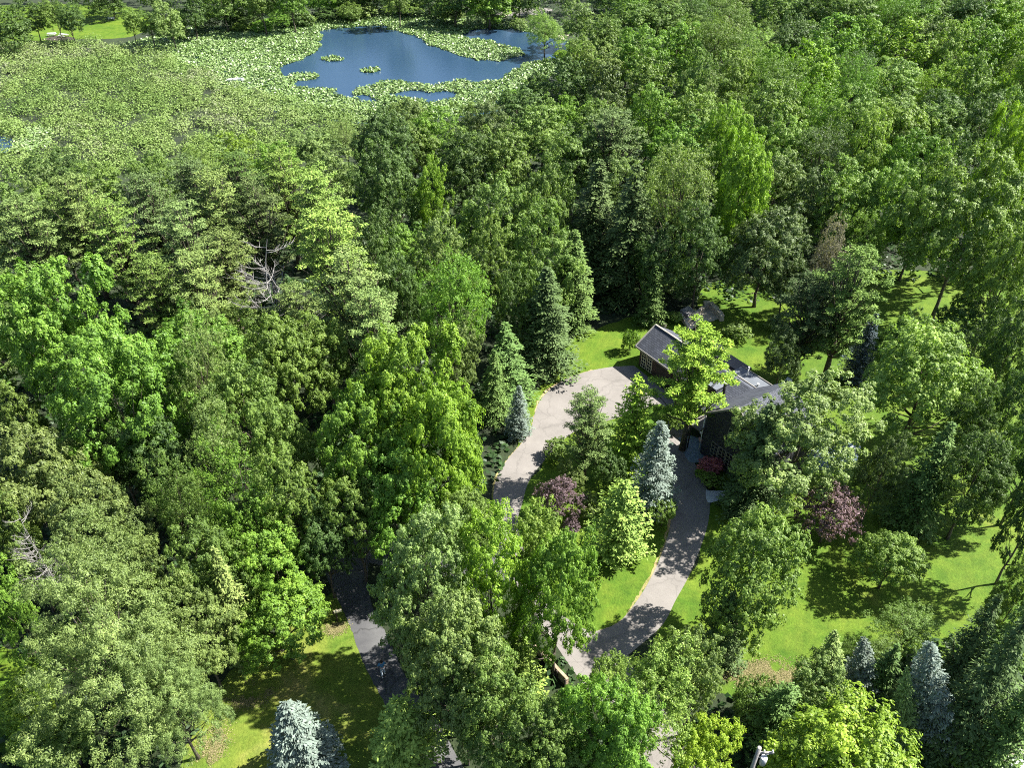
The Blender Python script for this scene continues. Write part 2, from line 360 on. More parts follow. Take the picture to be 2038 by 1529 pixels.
def fbm(x, y, s, seed=0):
    return .5 * vnoise(x, y, s, seed) + .3 * vnoise(x, y, s / 2.3, seed + 1) + .2 * vnoise(x, y, s / 5.1, seed + 2)
def ramp_leaf(name, stops, rough=.45, spec=.4, transl=.15):
    m, nt, b = new_mat(name); a = nt.nodes.new('ShaderNodeAttribute'); a.attribute_name = 'tint'
    r = ramp(nt, stops, a.outputs['Fac']); nt.links.new(r.outputs[0], b.inputs['Base Color'])
    b.inputs['Roughness'].default_value = rough; b.inputs['Specular IOR Level'].default_value = spec
    t = nt.nodes.new('ShaderNodeBsdfTranslucent'); nt.links.new(r.outputs[0], t.inputs['Color'])
    mx = nt.nodes.new('ShaderNodeMixShader'); mx.inputs[0].default_value = transl
    nt.links.new(b.outputs[0], mx.inputs[1]); nt.links.new(t.outputs[0], mx.inputs[2]); nt.links.new(mx.outputs[0], nt.nodes['Material Output'].inputs['Surface'])
    M[name] = m; return m
def put(me, name, label, kind='stuff'):
    o = bpy.data.objects.new(name, me); col.objects.link(o); o['label'] = label; o['kind'] = kind; return o

ramp_leaf('lily', [(0, (.08, .16, .03)), (.4, (.15, .24, .06)), (.7, (.22, .31, .12)), (1, (.34, .41, .24))], .42, .4, .1)
gp, go_, gw = gpoly(POND), gpoly(OPEN), gpoly(WINDOW)
def lily_keep(x, y):
    wob = (vnoise(x, y, 3.5, 5) - .5) * 3.0; wob2 = (vnoise(x, y, 3.0, 8) - .5) * 3.0
    k = ~(inside(go_, x + wob, y + wob2) | inside(gw, x + wob, y + wob2))
    for (cx, cy, rx, ry) in ISLES:
        c = at(cx, cy); e = at(cx + rx, cy); f = at(cx, cy - ry)
        k |= ((x - c.x) / (e.x - c.x)) ** 2 + ((y - c.y) / (f.y - c.y)) ** 2 < 1 + wob * .4
    return k
me = card_field('lily_pads', 230000, gp, lily_keep, lambda x, y, n: .03 + rng.random(n) ** 1.5 * .5 * (.4 + fbm(x, y, 6, 3)), (.6, .42), .7,
                M['lily'], lambda x, y, n: .25 + .5 * (fbm(x, y, 9, 2) - .2) * 1.2 * rng.random(n) + rng.random(n) ** 3 * .6)
put(me, 'lily_pads', 'mass of pale green lily pads crowding the pond edges')
M['straw_blade'] = None
ramp_leaf('straw_blade', [(0, (.12, .13, .04)), (.5, (.2, .18, .08)), (1, (.3, .25, .14))], .8, .1, .1)
def straw(px, py, wx, wy, n, label, size=.085):
    n *= 4
    a = at(px, py); b_ = at(px + wx, py); c_ = at(px, py - wy); x = a.x + rng.normal(size=n) * abs(b_.x - a.x) * .5; y = a.y + rng.normal(size=n) * abs(c_.y - a.y) * .5
    k = fbm(x, y, 1.6, 31) > rng.uniform(.3, .62, n); x, y = x[k], y[k]; n = len(x); nr = rng.normal(size=(n, 3)) * .35 + np.array([0, 0, 1.0]); nr /= np.linalg.norm(nr, axis=1)[:, None]
    put(cards('dry_grass', np.stack([x, y, rng.uniform(.02, .06, n)], 1), nr, size * rng.uniform(.6, 1.5, n), size * .6 * rng.uniform(.6, 1.5, n), M['straw_blade'], rng.random(n)), 'dry_grass', label)
straw(1530, 1345, 60, 26, 4200, 'dry straw patch at the lower corner of the right lawn')
straw(1466, 1352, 34, 18, 1400, 'thin straw patch left of the big dry corner of the lawn')
straw(668, 1248, 20, 14, 1100, 'bare dry patch round the mailbox post')
straw(490, 1385, 46, 22, 1600, 'faded streak across the mown grass at lower left')
straw(420, 1490, 34, 50, 1800, 'dry trodden strip beside the willow on the mown grass')
# marsh scrub: domes of greyish foliage, closely packed
ramp_leaf('marsh_leaf', [(0, (.09, .155, .035)), (.45, (.165, .255, .055)), (.75, (.21, .285, .085)), (.9, (.215, .27, .11)), (1, (.235, .255, .15))], .6, .3, .25)
MARSH = [(-260, 90), (60, 92), (200, 84), (290, 100), (400, 140), (480, 180), (600, 212), (740, 225), (760, 260), (660, 310), (540, 335), (420, 345), (200, 345), (-60, 360), (-300, 420)]
gm = gpoly(MARSH)
POOL = [(-120, 268), (10, 272), (26, 288), (12, 304), (-120, 310)]; PATCH = [(30, 262), (80, 250), (112, 262), (100, 288), (60, 306), (20, 306), (30, 286)]
gpool, gpatch = gpoly(POOL), gpoly(PATCH)
o = area('marsh_pool', POOL, .02, M['water'], 4, .2); structure(o, 'small pool of open water at the left edge of the marsh')
put(card_field('lily_patch', 5200, gpatch, lambda x, y: x < 1e9, lambda x, y, n: .05 + rng.random(n) * .5, (.6, .42), .7, M['lily'], lambda x, y, n: .3 + rng.random(n) * .6), 'lily_patch', 'pale lily patch beside the small marsh pool')
def marsh():
    P = np.array(gm); x0, y0 = P.min(0); x1, y1 = P.max(0); n = 3900
    x = rng.uniform(x0, x1, n); y = rng.uniform(y0, y1, n)
    wx = (vnoise(x, y, 6, 9) - .5) * 8
    k = inside(P, x + wx, y) & ~inside(gpool, x + wx * .3, y) & ~inside(gpatch, x + wx * .5, y); x, y = x[k], y[k]; n = len(x)
    rad = rng.uniform(1.0, 3.1, n) * (.7 + .6 * fbm(x, y, 20, 4)); hgt = rad * rng.uniform(.5, .95, n) + .4
    m_ = 100
    d = rng.normal(size=(n, m_, 3)); d[..., 2] = np.abs(d[..., 2]) + .12; d /= np.linalg.norm(d, axis=2)[..., None]
    q = rng.uniform(.75, 1.1, (n, m_))[..., None]
    c = np.stack([x, y, np.zeros(n)], 1)[:, None, :] + d * q * np.stack([rad, rad, hgt], 1)[:, None, :]
    nr = d * .8 + rng.normal(size=d.shape) * .4; nr[..., 2] += .2; nr /= np.linalg.norm(nr, axis=2)[..., None]
    base = ((fbm(x, y, 24, 12) - .5) * 1.6 + .4 + (rng.random(n) - .5) * .4)
    t = base[:, None] + rng.normal(size=(n, m_)) * .1
    c = c.reshape(-1, 3); nr = nr.reshape(-1, 3)
    return cards('marsh_shrubs', c, nr, rng.uniform(.26, .52, len(c)), rng.uniform(.16, .32, len(c)), M['marsh_leaf'], t.reshape(-1))
put(marsh(), 'marsh_shrubs', 'low grey-green marsh scrub filling the ground left of the pond')
o = area('marsh_ground', [(-320, 60), (230, 70), (330, 100), (760, 235), (780, 300), (540, 380), (-400, 470)], .003, M['floor'], 4, .3); structure(o, 'wet ground under the marsh scrub')

# ------------------------------------------------------------------ tree prototypes (mesh data shared by the copies)
def unit(v): return v / (np.linalg.norm(v, axis=-1, keepdims=True) + 1e-9)
def lobes(k, amp, rg):
    dirs = unit(rg.normal(size=(k, 3))); w = rg.uniform(.4, 1, k) * amp
    return lambda d: 1 + (np.maximum(0, d @ dirs.T) ** 5 * w).sum(-1) - amp * .5
def trunk_mesh(name, H, r0, targets, mat, rg, top=.8, lean=.03, bare=()):
    bm = bmesh.new(); pts = []; x = y = 0
    for i in range(7):
        pts.append((x, y, H * top * i / 6 - (.15 if i == 0 else 0))); x += rg.normal() * H * lean * .4; y += rg.normal() * H * lean * .4
    rr = [r0 * (1.35 if i == 0 else 1) * (1 - .8 * i / 6) for i in range(7)]
    add_tube(bm, pts, rr, 8)
    for t in targets:
        zf = min(max(t[2] / H * rg.uniform(.45, .7), .15), top * .95); f = zf / top * 6; i = min(int(f), 5); u = f - i
        s = Vector(pts[i]).lerp(Vector(pts[i + 1]), u); e = Vector(t); mid = s.lerp(e, .5) + Vector((0, 0, -.06 * (e - s).length)); q = s.lerp(e, .8)
        rb = max(rr[i] * .45, .03)
        add_tube(bm, [s, mid, q, e], [rb, rb * .6, rb * .35, rb * .15], 5)
    me = bpy.data.meshes.new(name); bm.to_mesh(me); bm.free(); me.materials.append(mat)
    for p in me.polygons: p.use_smooth = True
    return me
def proto(me, tr, c):
    hr = np.sort(np.hypot(c[:, 0], c[:, 1])); z = np.sort(c[:, 2]); a = z[int(len(z) * .03)]; b_ = z[int(len(z) * .995)]
    return dict(crown=me, trunk=tr, H=b_, r=float(hr[int(len(hr) * .95)]), zc=float((a + b_) / 2 / b_))
def broadleaf(seed, H, rad, zc=.6, hz=.42, clump=1.15, leaves=24000, leaf=(.34, .24), lob=.5, fill=.62, loose=.0, upf=.35, bottom=-.5, limbs=16, bark='bark', flat=.72, limbr=1.0):
    rg = np.random.default_rng(seed)
    env = lobes(12, lob, rg); A = np.array([rad, rad, H * hz]); C0 = np.array([0, 0, H * zc])
    area_ = 4 * math.pi * (rad * rad * 2 + rad * H * hz * 2) / 4 * .9
    nc = int(area_ / (clump * clump * 2.0)) + 8
    cand = []
    while len(cand) < nc:                       # spread clumps with a minimum spacing
        d = unit(rg.normal(size=3)); 
        if d[2] < bottom: continue
        q = rg.uniform(fill, 1.0) if rg.random() < .82 else rg.uniform(.3, fill)
        p = C0 + d * q * A * env(d[None])[0]
        if p[2] < H * .12: continue
        dm = min((np.linalg.norm(p - c_) for c_ in cand), default=9)
        if dm > clump * rg.uniform(.75, 1.15) or rg.random() < .01: cand.append(p)
    Cc = np.array(cand); nc = len(Cc)
    cr = clump * rg.uniform(.55, 1.4, nc); wgt = cr ** 2; per = np.maximum(8, (leaves * wgt / wgt.sum()).astype(int))
    idx = np.repeat(np.arange(nc), per); n = len(idx)
    out = unit((Cc - C0) / A)[idx]
    K = 16; sd = unit(rg.normal(size=(nc, K, 3)) + unit((Cc - C0) / A)[:, None] * .8 + np.array([0, 0, .4]))
    sq = rg.uniform(.55 - loose, 1.05 + loose, (nc, K, 1)); sc_ = sd * sq * cr[:, None, None] * np.array([1, 1, flat]); si = rg.integers(0, K, n)
    d = unit(rg.normal(size=(n, 3)) + out * .4 + np.array([0, 0, .45])); sdir = sd[idx, si]
    oc = unit((Cc - C0) / A); sc_ = sc_ * .9 + oc[:, None] * (sc_ * oc[:, None]).sum(-1, keepdims=True) * .45
    c = Cc[idx] + sc_[idx, si] + d * (cr[idx] * rg.uniform(.16, .34, n))[:, None] * np.array([1, 1, .8])
    nr = unit(d * .75 + sdir * .45 + out * .1 + np.array([0, 0, upf]) + rg.normal(size=(n, 3)) * .3)
    tint = .5 + rg.normal(size=nc)[idx] * .12 + rg.normal(size=n) * .17
    me = cards('crown', c, nr, leaf[0] * rg.uniform(.65, 1.3, n), leaf[1] * rg.uniform(.65, 1.3, n), M['leaf'], tint)
    tg = Cc[rg.choice(nc, min(limbs, nc), replace=False)] * np.array([.9, .9, .97])
    tr = trunk_mesh('trunk', H, .028 * H * .5 * limbr + .06, tg, M[bark], rg, .78)
    return proto(me, tr, c)
def spruce(seed, H, rad, power=.85, base=.04, droop=.18, dens=1.0, card=(.42, .15), whorl=.42, ragged=.12, tilt=.25, upturn=.25):
    rg = np.random.default_rng(seed); C_, NR, TG, TT = [], [], [], []
    z = H * base; side = lobes(9, .4, rg); br = []
    while z < H * .985:
        f = (z / H - base) / (1 - base); Rz = rad * (1 - f) ** power + .12
        if f < .12: Rz *= .8 + f * 1.6
        nb = int(max(5, 6 + Rz * 2.6)); a0 = rg.uniform(0, 6.3)
        for k in range(nb):
            if rg.random() < .14: continue
            a = a0 + 2 * math.pi * k / nb + rg.normal() * .25; dr = np.array([math.cos(a), math.sin(a), 0])
            Lb = Rz * rg.uniform(1 - ragged * 2.4, 1 + ragged * 1.5) * side(dr[None])[0]
            m_ = int(max(6, Lb * 13 * dens)); s = rg.random(m_) ** .75
            if Lb > rad * .55 and len(br) < 26 and rg.random() < .12: br.append((dr * Lb * .8 + np.array([0, 0, z - droop * Lb * .6])))
            zz = z - droop * Lb * s + upturn * Lb * s ** 3 * .6 + rg.normal(size=m_) * .05
            wd = (.10 + .30 * Lb * s * (1.15 - s)) ; lat = rg.uniform(-1, 1, m_) * wd * 1.5
            pr = np.array([-dr[1], dr[0], 0])
            c = dr * (Lb * s)[:, None] + pr * lat[:, None]; c[:, 2] = zz - np.abs(lat) * .35
            tg = unit(dr[None] + pr[None] * np.sign(lat)[:, None] * .6 + rg.normal(size=(m_, 3)) * .25 + np.array([0, 0, tilt * .3]))
            nr = unit(np.array([0, 0, 1.0])[None] + dr[None] * .45 + rg.normal(size=(m_, 3)) * .42)
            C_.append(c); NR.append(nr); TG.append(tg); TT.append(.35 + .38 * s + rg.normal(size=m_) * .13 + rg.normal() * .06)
        z += whorl * rg.uniform(.7, 1.25) * (.55 + .45 * (1 - f)) + .02
    c = np.concatenate(C_); nr = np.concatenate(NR); tg = np.concatenate(TG); t = np.concatenate(TT); n = len(c)
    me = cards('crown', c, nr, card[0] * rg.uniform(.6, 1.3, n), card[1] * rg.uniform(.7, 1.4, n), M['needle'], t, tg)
    q = proto(me, trunk_mesh('trunk', H, .016 * H + .05, br, M['bark'], rg, .96, .004), c); q['r'] *= 1.08; return q
def pine(seed, H, rad, levels=13, per=5, lo=.3, tuft=.85, dens=75, card=(.38, .1), shape=.8, droop=0., top=.2):
    rg = np.random.default_rng(seed); C_, NR, TG, TT, br = [], [], [], [], []
    for l in range(levels):
        f = l / (levels - 1); z = H * (lo + (1 - lo) * f * .97); Rz = rad * (math.sin(math.pi * min(1, (.18 + .82 * (1 - f)) * shape)) ** .8 if f > .02 else .7) + top * rad * (1 - f)
        nb = per + rg.integers(-1, 2); a0 = rg.uniform(0, 6.3)
        for k in range(int(nb)):
            a = a0 + 6.283 * k / nb + rg.normal() * .25; dr = np.array([math.cos(a), math.sin(a), 0]); Lb = Rz * rg.uniform(.55, 1.15)
            end = dr * Lb + np.array([0, 0, z + Lb * .16 - droop * Lb]); br.append(end)
            nt_ = max(2, int(Lb / tuft * 1.5))
            for q in range(nt_):
                s = (q + 1) / nt_; pc = dr * Lb * s + np.array([rg.normal() * .35, rg.normal() * .35, z + Lb * (.16 - droop) * s + rg.normal() * .12]); tr = tuft * rg.uniform(.6, 1.15)
                m_ = int(dens * tr * tr + 10)
                d = unit(rg.normal(size=(m_, 3)) * np.array([1, 1, .5]) + dr * .55 + np.array([0, 0, .3]))
                c = pc + d * (rg.uniform(.25, 1, m_) * tr)[:, None] * np.array([1, 1, .42])
                C_.append(c); TG.append(unit(d + np.array([0, 0, .5]) + rg.normal(size=(m_, 3)) * .2))
                NR.append(unit(rg.normal(size=(m_, 3)) * .5 + np.array([0, 0, .9]) + d * .3)); TT.append(.5 + rg.normal(size=m_) * .15 + rg.normal() * .1)
    c = np.concatenate(C_); n = len(c)
    me = cards('crown', c, np.concatenate(NR), card[0] * rg.uniform(.6, 1.3, n), card[1] * rg.uniform(.8, 1.8, n), M['needle'], np.concatenate(TT), np.concatenate(TG))
    return proto(me, trunk_mesh('trunk', H, .016 * H + .08, br, M['bark'], rg, .97, .008), c)
def dead(seed, H, rad, nb=46):
    rg = np.random.default_rng(seed); bm = bmesh.new()
    for sx in (0, 1.1):
        pts = [(sx * min(1, i / 2) + rg.normal() * .06 * i, rg.normal() * .06 * i, H * (1 - sx * .1) * i / 6) for i in range(7)]
        add_tube(bm, pts, [.13 * (1 - .85 * i / 6) for i in range(7)], 7)
        for k in range(nb // 2):
            f = rg.uniform(.42, .98); i = min(int(f * 6), 5); s = Vector(pts[i]).lerp(Vector(pts[i + 1]), f * 6 - i)
            a = rg.uniform(0, 6.3); Lb = rad * (1.35 - f) * 1.1 * rg.uniform(.6, 1.1); dr = Vector((math.cos(a), math.sin(a), 0)); sd = Vector((-dr.y, dr.x, 0)) * rg.normal() * .12
            p = [s + dr * Lb * u + sd * Lb * u * u + Vector((0, 0, Lb * (-.12 * u + .48 * u ** 2.2))) for u in (0, .25, .5, .75, 1)]
            add_tube(bm, p, [.036, .03, .024, .018, .007], 5)
            for j in range(12):
                u = rg.uniform(.3, 1); q = p[int(u * 4 - .01)].lerp(p[min(4, int(u * 4 - .01) + 1)], (u * 4) % 1)
                w = (dr * rg.uniform(.2, 1) + Vector((-dr.y, dr.x, 0)) * rg.normal() * .8 + Vector((0, 0, rg.uniform(.1, .9)))).normalized() * Lb * rg.uniform(.15, .4)
                add_tube(bm, [q, q + w * .5 - Vector((0, 0, .04)), q + w], [.014, .011, .005], 3)
    me = bpy.data.meshes.new('trunk'); bm.to_mesh(me); bm.free(); me.materials.append(M['pale_bark'])
    return dict(crown=None, trunk=me, H=H, r=rad * .72, zc=.7)

PRO = {
 'oak':    [broadleaf(101 + i, 18, 7.0, clump=1.45, leaves=60000, leaf=(.34, .2), lob=.55, fill=.72, flat=.8) for i in range(2)],
 'maple':  [broadleaf(111 + i, 16, 5.6, clump=1.05, leaves=46000, leaf=(.26, .18), lob=.45, fill=.7) for i in range(3)],
 'wood':   [broadleaf(121 + i, 15, 4.6, clump=.95, leaves=30000, leaf=(.28, .19), lob=.6, fill=.6) for i in range(4)],
 'airy':   [broadleaf(131 + i, 17, 5.4, clump=.8, leaves=28000, leaf=(.26, .12), lob=.7, fill=.45, loose=.35, upf=.2, limbs=40, bark='bark', limbr=1.15) for i in range(3)],
 'willow': [broadleaf(141 + i, 20, 7.5, zc=.55, hz=.45, clump=1.25, leaves=90000, leaf=(.24, .09), lob=.6, fill=.6, loose=.2, upf=.15, limbs=40) for i in range(1)],
 'round':  [broadleaf(151 + i, 10, 4.2, zc=.58, hz=.42, clump=.7, leaves=36000, leaf=(.22, .13), lob=.3, fill=.72) for i in range(2)],
 'small':  [broadleaf(161 + i, 6, 2.6, zc=.58, hz=.42, clump=.5, leaves=14000, leaf=(.2, .13), lob=.45, fill=.65) for i in range(2)],
 'shrub':  [broadleaf(171 + i, 2.4, 1.6, zc=.5, hz=.5, clump=.38, leaves=4200, leaf=(.22, .14), lob=.4, fill=.7, bottom=-.3, limbs=6) for i in range(3)],
 'far':    [broadleaf(181 + i, 13, 4.6, zc=.55, hz=.46, clump=.95, leaves=15000, leaf=(.38, .26), lob=.55, fill=.72, limbs=8) for i in range(4)],
 'jmaple': [broadleaf(191 + i, 4.5, 2.6, zc=.62, hz=.4, clump=.42, leaves=9500, leaf=(.24, .1), lob=.5, fill=.5, loose=.25, flat=.45, limbs=22) for i in range(2)],
 'spruce': [spruce(201 + i, 14, 3.2, ragged=.16, droop=.3, upturn=.1) for i in range(2)],
 'tallspruce': [spruce(211 + i, 23, 4.0, power=.7, ragged=.2, droop=.55, upturn=.12, whorl=.6, card=(.5, .17)) for i in range(2)],
 'blue':   [spruce(221 + i, 11, 2.7, power=.8, ragged=.1, droop=.12, upturn=.3, whorl=.4, card=(.28, .11), dens=2.2) for i in range(2)],
 'fir':    [spruce(231 + i, 11, 3.0, power=.6, ragged=.22, droop=.0, upturn=.5, whorl=.42, card=(.38, .15), dens=1.1) for i in range(2)],
 'pine':   [pine(241 + i, 18, 3.9) for i in range(3)],
 'wpine':  [pine(251, 20, 4.6, levels=10, per=4, lo=.36, tuft=.95, dens=120, card=(.42, .12), shape=.75)],
 'dead':   [dead(261, 17, 4.2), dead(262, 12, 2.6)],
}
NOUN = {'oak': 'oak_tree', 'maple': 'maple_tree', 'wood': 'broadleaf_tree', 'airy': 'elm_tree', 'willow': 'willow_tree', 'round': 'round_tree', 'small': 'small_tree', 'shrub': 'shrub',
        'far': 'broadleaf_tree', 'jmaple': 'japanese_maple', 'spruce': 'spruce_tree', 'tallspruce': 'spruce_tree', 'blue': 'blue_spruce', 'fir': 'fir_tree', 'pine': 'pine_tree', 'wpine': 'white_pine', 'dead': 'dead_tree'}
COL = {'yg': (.165, .265, .028), 'bg': (.13, .235, .032), 'mg': (.125, .195, .04), 'dg': (.078, .135, .034), 'gg': (.145, .205, .058), 'ol': (.132, .182, .052), 'dgg': (.095, .138, .045),
       'bl': (.12, .155, .132), 'dbl': (.06, .085, .1), 'pu': (.175, .12, .135), 'rd': (.42, .14, .155), 'li': (.2, .29, .028), 'lg': (.175, .265, .055), 'lgg': (.162, .23, .07), 'br': (.12, .12, .06), 'gy': (.22, .205, .16), 'dol': (.058, .092, .03)}
CW = {'yg': 'yellow-green', 'bg': 'bright green', 'mg': 'mid green', 'dg': 'dark green', 'gg': 'grey-green', 'ol': 'olive green', 'dgg': 'dusky green', 'lg': 'light green', 'lgg': 'pale grey-green', 'dol': 'dark olive', 'gy': 'greyish', 'br': 'brownish', 'li': 'lime yellow', 'bl': 'blue-grey', 'dbl': 'dark blue', 'pu': 'purple', 'rd': 'red'}
R.seed(21); placed = []          # (x, y, r) of every tree
def plant(kind, px, py, w, H, c, label, group=None, cat=None, rz=None, world=None, var=None, tilt=0.0):
    pr = PRO[kind][R.randrange(len(PRO[kind])) if var is None else var % len(PRO[kind])]
    zc = pr['zc'] * H
    if world is None:
        p = at(px, py, zc); r = w * .5 * depth_of(p) / FPX
    else: p = Vector((*world, 0)); r = w
    s = r / pr['r']; e = empty(NOUN[kind], (p.x - zc * math.sin(tilt), p.y, 0), R.uniform(0, 6.28) if rz is None else rz)
    e.scale = (s, s * R.uniform(.93, 1.07), H / pr['H'])
    if tilt: e.rotation_mode = 'XYZ'; e.rotation_euler = (Matrix.Rotation(tilt, 3, 'Y') @ Matrix.Rotation(e.rotation_euler.z, 3, 'Z')).to_euler()
    base = COL[c]; v = R.uniform(1.04, 1.34); h = R.uniform(-.045, .045)
    for nm in ('trunk', 'crown'):
        if pr[nm] is None: continue
        o = bpy.data.objects.new(nm, pr[nm]); col.objects.link(o); o.parent = e
        o.color = (base[0] * v * (1 + h), base[1] * v, base[2] * v * (1 - h), 1)
    tag(e, label, cat or ('shrub' if kind == 'shrub' else 'tree'), group); placed.append((p.x, p.y, r, H)); return e

